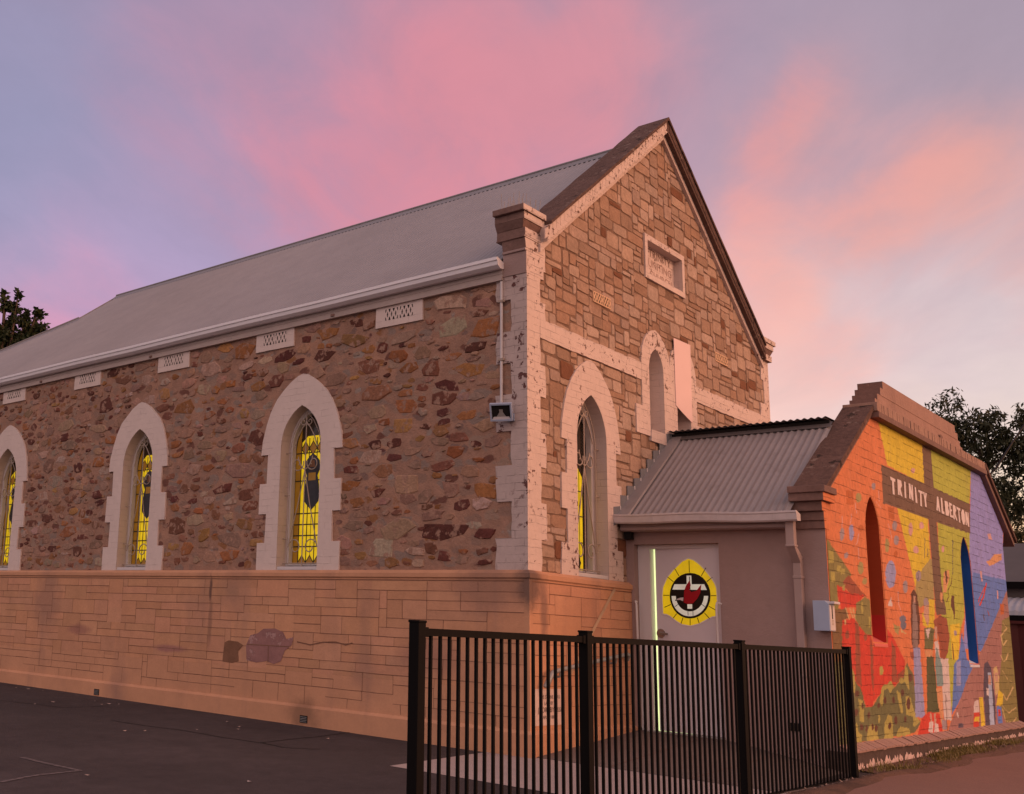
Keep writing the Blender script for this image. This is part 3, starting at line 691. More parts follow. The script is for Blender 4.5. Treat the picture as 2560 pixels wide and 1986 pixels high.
# ---- name plaque of the gable
b = MB()
b.prism(FF, [(PLQ[0], PLQ[2]), (PLQ[1], PLQ[2]), (PLQ[1], PLQ[3]), (PLQ[0], PLQ[3])], -.004, .030, 0, [plq_h], jambs=False)
pl = build('plaque', b, [m_cream], church)
b = MB()
for i in range(4):
    p, q = plq_h[i], plq_h[(i + 1) % 4]; b.face([FF(p[0], p[1], .028), FF(q[0], q[1], .028), FF(q[0], q[1], -.12), FF(p[0], p[1], -.12)])
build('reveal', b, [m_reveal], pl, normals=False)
m_faded = mat('faded_lettering', (.20, .11, .09), .9, var=(9, .5))
m_faded2 = mat('worn_lettering', (.36, .23, .19), .9, var=(9, .4))
b = MB(); b.sheet(FF, [(2.90, 6.12), (3.95, 6.12), (3.95, 6.60), (2.90, 6.60)], -.085, 0)
put_text(b, FF, 'TRINITY', .150, 3.50, 6.462, -.0825, 1, 1.18); put_text(b, FF, 'UNITING', .150, 3.50, 6.318, -.0825, 2, 1.14); put_text(b, FF, 'CHURCH', .140, 3.52, 6.175, -.0825, 2, 1.14)
build('tablet', b, [m_cream, m_faded, m_faded2], pl, normals=False)
# ---- air bricks under the eaves, one built and copied
def air_holes(b, fn, a0, z0, w, h, d, mt):
    cw = w / 3
    for i in range(3):
        cx, cz = a0 + cw * (i + .5), z0 + h / 2
        s = cw * .20
        b.face([fn(cx - s * .4, cz + h * .2, d), fn(cx - s * .4, cz - h * .2, d), fn(cx + s * .4, cz - h * .2, d), fn(cx + s * .4, cz + h * .2, d)], mt)
        b.face([fn(cx - s * 1.1, cz, d + .001), fn(cx, cz - s * .9, d + .001), fn(cx + s * 1.1, cz, d + .001), fn(cx, cz + s * .9, d + .001)], mt)
    for i in range(4):
        cx = a0 + cw * i; s = cw * .26
        for sg in (1, -1):
            zt = z0 + h / 2 + sg * h * .46; zb = z0 + h / 2 + sg * h * .2
            l, r = (cx - s if i > 0 else cx), (cx + s if i < 3 else cx)
            b.face([fn(l, zt, d), fn(cx - .004, zb, d), fn(cx + .004, zb, d), fn(r, zt, d)], mt)
b = MB(); c = 1.707
b.prism(FS, [(c - .351, 5.053), (c + .351, 5.053), (c + .347, 5.345), (c - .345, 5.345)], -.01, .022, 0)
for s in (-.205, .015): air_holes(b, FS, c + s, 5.125, .185, .15, .0245, 1)
v0 = build('air_vent', b, [m_creamw, m_sillm], church, (0, c, 5.053), normals=False)
for y in (3.768, 5.833, 7.949, 10.091):
    v = v0.copy(); COL.objects.link(v); v.parent = church; v.location.y += y - c
m_tvent = mat('terracotta_vent', (.66, .43, .27), .8, var=(9, .2))
for a0, a1, z0, z1 in ((1.462, 1.891, 5.39, 5.523), (4.957, 5.386, 5.39, 5.523)):
    b = MB(); b.prism(FF, [(a0, z0), (a1, z0), (a1, z1), (a0, z1)], -.01, .022, 0)
    for s in (.02, .225): air_holes(b, FF, a0 + s, z0 + .012, .18, .11, .0245, 1)
    build('air_vent', b, [m_tvent, m_sillm], church, (a0, 0, z0), normals=False)

# ---- plinth
b = MB()
PD = .06
def plinth_run(fn, a0, a1, zb0, zb1):
    prof = [(.10, 0), (.10, .53), (.062, .56), (PD, 2.055), (.078, 2.07), (.078, 2.115), (.03, 2.15), (-.05, 2.15)]
    n = 40
    for i in range(n):
        for (d0, z0), (d1, z1) in zip(prof, prof[1:]):
            aa, ab = a0 + (a1 - a0) * i / n, a0 + (a1 - a0) * (i + 1) / n
            dd = lambda d, a: d
            b.face([fn(aa, z0, d0), fn(ab, z0, d0), fn(ab, z1, d1), fn(aa, z1, d1)])
def plinth_corner():
    prof = [(.10, 0), (.10, .53), (.062, .56), (PD, 2.055), (.078, 2.07), (.078, 2.115), (.03, 2.15), (-.05, 2.15)]
    for (d0, z0), (d1, z1) in zip(prof, prof[1:]):
        b.face([(-d0, -d0, z0), (0, -d0, z0), (0, -d1, z1), (-d1, -d1, z1)]); b.face([(-d0, -d0, z0), (-d0, 0, z0), (-d1, 0, z1), (-d1, -d1, z1)])
plinth_run(FS, 0, YE, 0, 0); plinth_run(FF, 0, W_, 0, 0); plinth_corner()
# incised false joints
def joints(fn, a0, a1, d, skip):
    for x0, x1, z0, z1 in ashlar(a0, a1, .575, 2.025, .11, .1035, [(3, 1), (4, 1), (5, 1), (6, 1), (4, 2), (3, 1), (5, 2), (3, 2), (4, 1), (7, 1)]):
        if skip(x0, x1, z0, z1): continue
        k_ = random.uniform(.92, 1.06); b.sheet(fn, [(x0, z0), (x1, z0), (x1, z1), (x0, z1)], d - .003, 5, (k_ * random.uniform(.97, 1.03), k_, k_ * random.uniform(.95, 1.05)))
        if z0 > .6 and random.random() < .93: b.strip(fn, [(x0, z0), ((x0 + x1) / 2, z0 + random.uniform(-.004, .004)), (x1, z0)], random.uniform(.004, .008), d, 1)
        if x0 > a0 + .05 and random.random() < .85: b.strip(fn, [(x0, z0), (x0 + random.uniform(-.006, .006), z1)], random.uniform(.003, .006), d, 1)
    b.strip(fn, [(a0, 2.035), (a1, 2.035)], .009, d, 1)
FSJ = (.0, .60, .58, .98)
joints(FS, 0, 13.0, PD + .0045, lambda *q: False)
joints(FF, 0, 2.17, PD + .0045, lambda x0, x1, z0, z1: x0 < FSJ[1] and z0 < FSJ[3] - .05)
def blot(fn, a, z, ra, rz, d, mt, n=22, j=.22):
    b.sheet(fn, [(a + ra * random.uniform(1 - j, 1 + j) * math.cos(2 * math.pi * k / n), z + rz * random.uniform(1 - j, 1 + j) * math.sin(2 * math.pi * k / n)) for k in range(n)], d, mt)
b.sheet(FS, [(3.98, 1.02), (4.0, 1.2), (3.93, 1.33), (3.80, 1.36), (3.70, 1.42), (3.5, 1.43), (3.36, 1.39), (3.30, 1.31), (3.18, 1.34), (3.21, 1.24), (3.32, 1.17), (3.38, 1.04), (3.5, 1.0), (3.62, 1.03), (3.8, 1.0)], PD + .0055, 2)
for (a, z), (a2, z2) in (((3.98, 1.215), (3.25, 1.22)), ((3.6, 1.21), (3.6, 1.02))): b.strip(FS, [(a, z), (a2, z2)], .01, PD + .0075, 1)
b.sheet(FS, [(4.42, .98), (4.40, 1.22), (4.32, 1.25), (4.15, 1.24), (4.05, 1.20), (4.14, 1.12), (4.12, 1.0), (4.24, .97)], PD + .0055, 3)
b.strip(FS, [(3.12, 1.285), (2.9, 1.26), (2.7, 1.30), (2.5, 1.31), (2.35, 1.285), (2.25, 1.31)], .012, PD + .0075, 1)
b.strip(FF, [(1.751, 2.05), (1.154, 1.50), (.70, 1.08)], .045, PD + .0075, 4)
m_tan = mat('pale_streak', (.50, .34, .22), .9, var=(9, .2))
build('plinth', b, [m_plinth, m_joint, m_patch, m_bpatch, m_tan, m_block], church, normals=False)
# grey weather stain round the plinth corner
m_stain = mat('weather_stain', (.20, .125, .105), .92, var=[(3, .3), (14, .3)])
# ---- subfloor vents
for y_ in (2.936, 7.0, 11.0):
    b = MB(); b.prism(FS, [(y_ - .06, .355), (y_ + .06, .355), (y_ + .06, .44), (y_ - .06, .44)], .09, .104, 1)
    for k in range(4): b.prism(FS, [(y_ - .05, .366 + k * .018), (y_ + .05, .366 + k * .018), (y_ + .05, .371 + k * .018), (y_ - .05, .371 + k * .018)], .10, .109, 0)
    build('floor_vent', b, [m_steel, m_sillm], church, (0, y_, .35))
# ---- foundation stone
b = MB(); b.prism(FF, [(.015, .607), (.568, .607), (.568, .965), (.015, .965)], .05, .068, 0)
m_fstone = mat('pale_foundation_stone', (.66, .50, .43), .85, var=[(4, .15), (30, .08)], bump=(40, .002))
put_text(b, FF, 'THIS STONE WAS', .052, .30, .868, .0705, 1, 1.0); put_text(b, FF, 'LAID BY', .050, .29, .808, .0705, 1, 1.0)
put_text(b, FF, 'J FORMBY', .072, .235, .735, .0705, 1, 1.0); put_text(b, FF, 'ESQ', .042, .495, .752, .0705, 1, 1.0); b.strip(FF, [(.45, .742), (.54, .742)], .007, .0705, 1)
put_text(b, FF, 'APL. 8. 1882', .046, .29, .672, .0705, 1, 1.0)
build('foundation_stone', b, [m_fstone, mat('cut_lettering', (.10, .06, .05), .9)], church, normals=False)
# ---- gable coping, in one chevron per course
CXA = 3.437; ZA = 8.465; ZL = 6.03; XL = .325
def zt(x): return ZA - abs(x - CXA) * (ZA - ZL) / (CXA - XL)
def chevron(t0, t1, xl, xr, j=.006, n=16):
    up = []; lo = []
    for xs in ([xl + (CXA - xl) * i / n for i in range(n)] + [CXA] + [CXA + (xr - CXA) * (i + 1) / n for i in range(n)]):
        jj = 0 if xs == CXA else j
        up.append((xs, zt(xs) - t0 + random.uniform(-jj, jj))); lo.append((xs, zt(xs) - t1 + random.uniform(-jj, jj)))
    return lo + up[::-1]
b = MB()
b.prism(FF, chevron(0, .045, .318, 6.60, .007), -.30, .135, 0)
b.prism(FF, chevron(.045, .8, .25, 6.65, 0), -.295, -.20, 0)
build('coping', b, [m_cope], church)
b = MB(); b.prism(FF, chevron(.045, .215, .27, 6.63, .004), -.01, .110, 0)
for k in range(76):                                    # brick dentils of the course
    x = .25 + k * .084
    if abs(x - CXA) < .06: continue
    s_ = 1 if x < CXA else -1; sl_ = (ZA - ZL) / (CXA - XL) * s_
    z = zt(x); w = .0395
    b.prism(FF, [(x - w, z - sl_ * w - .15 - random.uniform(0, .012)), (x + w, z + sl_ * w - .15 - random.uniform(0, .012)), (x + w, z + sl_ * w - .05), (x - w, z - sl_ * w - .05)], .10, .116, 0)
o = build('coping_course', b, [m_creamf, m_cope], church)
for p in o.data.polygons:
    if p.normal.z < -.3 or p.center.x > CXA: p.material_index = 1  # undersides darkened: maroon paint and their shade put into one brown
b = MB(); b.prism(FF, chevron(.215, .30, .22, 6.68, .006), -.01, .05, 0)
build('coping_band', b, [m_cream], church)
# ---- corbelled kneelers at the foot of the coping
def front_mats(o, k=1):
    for p in o.data.polygons:
        if p.normal.y < -.7 and p.normal.z > -.25: p.material_index = k
        elif p.center.z < .27: p.material_index = 2
def kneeler(x0, x1, sgn, fy):
    b = MB()
    lv = [(6.03, 6.10, .15, .15, fy), (5.945, 6.03, .105, .105, fy - .02), (5.86, 5.945, .06, .105, fy - .03), (5.765, 5.86, .06, .06, fy - .035), (5.745, 5.765, .075, .075, fy - .035), (5.63, 5.745, .035, .06, fy - .04), (5.60, 5.63, .05, .05, fy - .04), (5.345, 5.60, .03, .03, fy - .045)]
    for z0, z1, p0, p1, f in (lv if sgn < 0 else lv[:4]):
        yb = .33 if z0 > 5.7 else .27
        f = max(f, .024)
        xa0, xa1 = (x0 - p0, x0 - p1) if sgn < 0 else (x1 + p0, x1 + p1)
        xi = x1 if sgn < 0 else x0
        fl_ = -f + (.035 if z0 == 5.86 else 0)
        vs = [(xa0, fl_, z0), (xi, fl_, z0), (xi, yb, z0), (xa0, yb, z0), (xa1, -f, z1), (xi, -f, z1), (xi, yb, z1), (xa1, yb, z1)]
        b.raw(vs, [(0, 1, 2, 3), (4, 5, 6, 7), (0, 1, 5, 4), (1, 2, 6, 5), (2, 3, 7, 6), (3, 0, 4, 7)], 0)
    o = build('kneeler', b, [m_kneel, m_creamf, m_render], church, (x0, 0, 5.345), bevel=.006)
    front_mats(o)
kneeler(0, .33, -1, .065); kneeler(6.58, 6.90, 1, .11)
b = MB()
for i in range(9):
    for y in (.0, .10, .22):
        x = -.13 + .05 * i + random.uniform(-.01, .01)
        if x > .28: continue
        b.tube([(x, y, 6.09), (x + random.uniform(-.02, .02), y + random.uniform(-.03, .03), 6.09 + random.uniform(.10, .19))], .0022, 4)
b.box(-.14, .28, -.03, .25, 6.095, 6.104)
build('bird_spikes', b, [m_iron], church)

# ---- main roof
def corrugated(b, p0f, p1f, s0, s1, pitch, amp, nrm, mt=0, per=6):
    """sheet of corrugated metal; p0f, p1f give the lower and the upper end at distance s"""
    n = int((s1 - s0) / pitch * per); nv = Vector(nrm)
    i0 = len(b.v)
    for i in range(n + 1):
        s_ = s0 + (s1 - s0) * i / n; o = nv * (amp * math.sin(2 * math.pi * s_ / pitch))
        b.v += [tuple(Vector(p0f(s_)) + o), tuple(Vector(p1f(s_)) + o)]
    for i in range(n):
        k = i0 + 2 * i
        b.f.append((k, k + 2, k + 3, k + 1)); b.m.append(mt); b.sm.append(True); b.c.append(None)
XE, ZE, ZR = -.12, 5.485, 8.20
ms = (ZR - ZE) / (CX - XE)
YB, XB = 11.97, 2.48
def xtop(y): return CX if y < YB else XB - (y - YB) * (XB - XE) / 4.25
b = MB()
nr = Vector((-ms, 0, 1)).normalized()
corrugated(b, lambda s: (XE, s, ZE), lambda s: (xtop(s), s, ZE + ms * (xtop(s) - XE)), .30, YB, .0762, .012, nr)
corrugated(b, lambda s: (XE, s, ZE), lambda s: (xtop(s), s, ZE + ms * (xtop(s) - XE)), YB, YB + 4.24, .0762, .012, nr)
xr = 2 * CX - XE
b.face([(xr, .30, ZE), (xr, YB, ZE), (CX, YB, ZR), (CX, .30, ZR)]); 
zb_ = ZE + ms * (XB - XE)
b.face([(xr, YB, ZE), (xr, YB + 4.25, ZE), (2 * CX - XB, YB, zb_)])
b.face([(xr, YB + 4.25, ZE), (XE, YB + 4.25, ZE), (XB, YB, zb_), (2 * CX - XB, YB, zb_)])
b.face([(XB, YB, zb_), (2 * CX - XB, YB, zb_), (CX, YB, ZR)])
roof = build('roof', b, [m_roof], church, normals=False)
b = MB()
def cap_strip(p, q, n1, n2, w, lift):
    p, q = Vector(p), Vector(q); up = Vector((0, 0, lift))
    for nn in (n1, n2):
        nn = Vector(nn); b.face([p + up, q + up, q + nn * w + up * .35, p + nn * w + up * .35])
    b.tube([p + up, q + up], .022, 8)
dn = Vector((-1, 0, -ms)).normalized(); dn2 = Vector((1, 0, -ms)).normalized()
cap_strip((CX, .32, ZR), (CX, YB + .06, ZR), dn, dn2, .17, .035)
cap_strip((XB, YB - .02, zb_), (XE, YB + 4.25, ZE), Vector((-.45, -.75, -.35)).normalized(), Vector((.5, .7, -.5)).normalized(), .16, .035)
cap_strip((2 * CX - XB, YB - .02, zb_), (xr, YB + 4.25, ZE), Vector((.45, -.75, -.35)).normalized(), Vector((-.5, .7, -.5)).normalized(), .16, .035)
build('ridge_cap', b, [mat('ridge_capping', (.21, .195, .20), .55, var=(4, .15), spec=.5)], roof)
b = MB()
b.face([(CX, YB + .05, ZR + .02), (XB, YB + .05, zb_ + .02), (XB, YB + .05, zb_ - .1), (CX, YB + .05, ZR - .1)])
build('verge_board', b, [m_roof], roof, normals=False)
# ---- eaves
def run_y(b, prof, y0, y1, fz, mt=0, n=12):
    for i in range(n):
        ya, yb = y0 + (y1 - y0) * i / n, y0 + (y1 - y0) * (i + 1) / n
        for (x0, z0), (x1, z1) in zip(prof, prof[1:] + prof[:1]):
            b.face([(x0, ya, z0 + fz(ya)), (x0, yb, z0 + fz(yb)), (x1, yb, z1 + fz(yb)), (x1, ya, z1 + fz(ya))], mt)
    for y in (y0, y1): b.face([(x, y, z + fz(y)) for x, z in prof], mt)
b = MB(); tilt = lambda y: .012 - .0045 * y + .004 * math.sin(y * 1.7)
run_y(b, [(-.03, 5.425), (-.105, 5.42), (-.150, 5.45), (-.158, 5.495), (-.172, 5.50), (-.172, 5.535), (-.15, 5.535), (-.03, 5.50)], .258, 16.0, tilt)
for y in (3.9, 7.6, 11.4): run_y(b, [(-.107, 5.417), (-.152, 5.447), (-.161, 5.495), (-.175, 5.5), (-.175, 5.537), (-.15, 5.537), (-.1, 5.45)], y, y + .03, tilt, n=1)
build('gutter', b, [m_gutter], church)
b = MB(); run_y(b, [(.0, 5.30), (-.055, 5.30), (-.055, 5.345), (-.036, 5.352), (-.036, 5.375), (-.042, 5.38), (-.042, 5.43), (.0, 5.43)], .27, 16.0, lambda y: .012 - .0045 * y)
for y, r in ((2.7, .03), (6.3, .02), (9.2, .03)): b.box(-.075, -.055, y, y + .05, 5.33 - .0045 * y, 5.36 - .0045 * y, 1)
build('fascia', b, [m_fascia, m_kneel], church)

# ---- things fixed to the church
b = MB(); b.prism(FF, [(3.60, 4.51), (3.80, 4.44), (4.085, 4.355), (4.10, 5.43), (3.59, 5.415)], .029, .034, 0)
o = build('cover_panel', b, [mat('pale_sheet_metal', (.72, .50, .52), .25, var=(3, .05), spec=.7)], None, (3.85, 0, 4.4))
tag(o, 'pale pink flat sheet with a cut corner hung over the right lancet of the gable', 'panel')
b = MB()
b.tube([FS(.285, 5.30, .034), FS(.285, 3.93, .034)], .016, 8)
for z in (5.06, 4.40): b.prism(FS, [(.25, z), (.32, z), (.32, z + .025), (.25, z + .025)], .02, .055, 1)
o = build('conduit', b, [m_white, m_iron], None, (0, .285, 3.93)); tag(o, 'thin white vertical conduit beside the corner of the church wall above the floodlight', 'pipe')
fl = thing('floodlight', 'small grey floodlight tilted down on the church corner', 'floodlight', (-.13, .20, 3.81))
zax = Vector((-.80, -.33, -.40)).normalized(); xax = Vector((0, 0, 1)).cross(zax).normalized(); yax = zax.cross(xax)
fc = Vector((-.15, .215, 3.805))
def FL(a, b_, d): return tuple(fc + xax * a + yax * b_ + zax * d)
b = MB(); b.prism(FL, [(-.115, -.095), (.115, -.095), (.115, .095), (-.115, .095)], -.03, .025, 0, [[(-.098, -.078), (.098, -.078), (.098, .078), (-.098, .078)]])
for k in range(7): b.prism(FL, [(-.09 + .027 * k, -.08), (-.08 + .027 * k, -.08), (-.08 + .027 * k, .08), (-.09 + .027 * k, .08)], -.055, -.02, 0)
build('housing', b, [m_box], fl, (-.15, .215, 3.805))
b = MB(); b.sheet(FL, [(-.098, -.078), (.098, -.078), (.098, .078), (-.098, .078)], .004, 0)
for q in ([(-.098, -.078), (.098, -.078), (.08, -.05), (-.08, -.05)],): b.sheet(FL, q, .008, 1)
b.sheet(FL, [(-.05, -.05), (.05, -.05), (.018, .0), (.02, .03), (-.02, .03), (-.018, .0)], .007, 2)
build('lens', b, [m_sillm, m_white, m_steel], fl, (-.15, .215, 3.805), normals=False)
b = MB(); b.tube([(0, .16, 3.76), (-.06, .14, 3.78), (-.10, .13, 3.83)], .014, 6); b.tube([(-.10, .13, 3.83), FL(.12, .0, -.01)], .012, 6); b.prism(FS, [(.13, 3.72), (.20, 3.72), (.20, 3.80), (.13, 3.80)], .015, .035)
build('bracket', b, [m_box], fl, (0, .16, 3.76))
hr = thing('handrail', 'grey metal handrail fixed to the salmon plinth beside the porch steps', 'handrail', (1.0, -.06, 1.1))
b = MB(); b.tube([(.13, -.13, .985), (.17, -.14, 1.06), (.24, -.145, 1.135), (.36, -.145, 1.155), (1.0, -.145, 1.235), (1.86, -.145, 1.335), (1.93, -.13, 1.33), (1.96, -.10, 1.27)], [.032, .03, .024, .022, .022, .022, .022, .02], 10)
rail = build('rail', b, [m_steel], hr, (1.0, -.145, 1.2))
for x, z in ((.40, 1.15), (1.62, 1.30)):
    b = MB(); b.tube([(x, -.06, z - .07), (x, -.13, z - .06), (x, -.145, z)], .011, 6); build('bracket', b, [m_steel], hr, (x, -.06, z))

# ------------------------------------------------------------------ porch with the mural
porch = thing('porch', 'low rendered porch with a painted mural gable and grey corrugated roof', 'porch', (6.3, -1.1, .4))
PR = 10.39
def zc(x):
    if x < 3.98: return 3.05 + .65 * (x - 2.06)
    if x > 9.24: return 4.30 - .59 * (x - 9.24)
    return 4.298
M1 = (3.765, .25, 1.60, 2.82, 3.235); M2 = (7.935, .265, 1.40, 2.72, 3.14)
h1 = lancet(M1[0], M1[1], M1[2], M1[3], M1[4]); h2 = lancet(M2[0], M2[1], M2[2], M2[3], M2[4])
FRONT = [(PX, .25), (PR, .25), (PR, 3.2), (10.55, 3.45), (9.24, 4.24), (3.98, 4.24), (2.17, 3.06)]
b = MB(); b.prism(FM, FRONT, -.29, 0, 0, [h1, h2], side=1, jambs=False)
m_pbase = mat('orange_wall_paint', (.66, .20, .075), .7, brick=(.32, .105, .006, .3))
front = build('front_wall', b, [m_pbase, m_render], porch)
# painted mural: a fine sheet of paint, the colour of each spot from the painted shapes
PAL = dict(orange=(.64, .205, .085), yellow=(.66, .52, .045), lime=(.42, .46, .07), violet=(.265, .285, .66), blue=(.11, .21, .58), mauve=(.34, .175, .165), olive=(.235, .21, .075), khaki=(.36, .31, .125), brown=(.165, .10, .072), maroon=(.30, .085, .05), red=(.58, .055, .035), white=(.62, .55, .55), leaf=(.40, .36, .10), skin=(.52, .32, .25), dkgreen=(.09, .10, .045), teal=(.20, .32, .33), grey=(.33, .28, .32), lavender=(.29, .32, .58), dkbrown=(.12, .05, .035), pink=(.62, .36, .34), dkorange=(.48, .13, .04), peach=(.62, .32, .16), moss=(.15, .155, .07), taupe=(.26, .19, .18), umber=(.20, .12, .055), ink=(.09, .075, .12), sky=(.38, .48, .68), straw=(.58, .46, .22), slate=(.16, .17, .24))
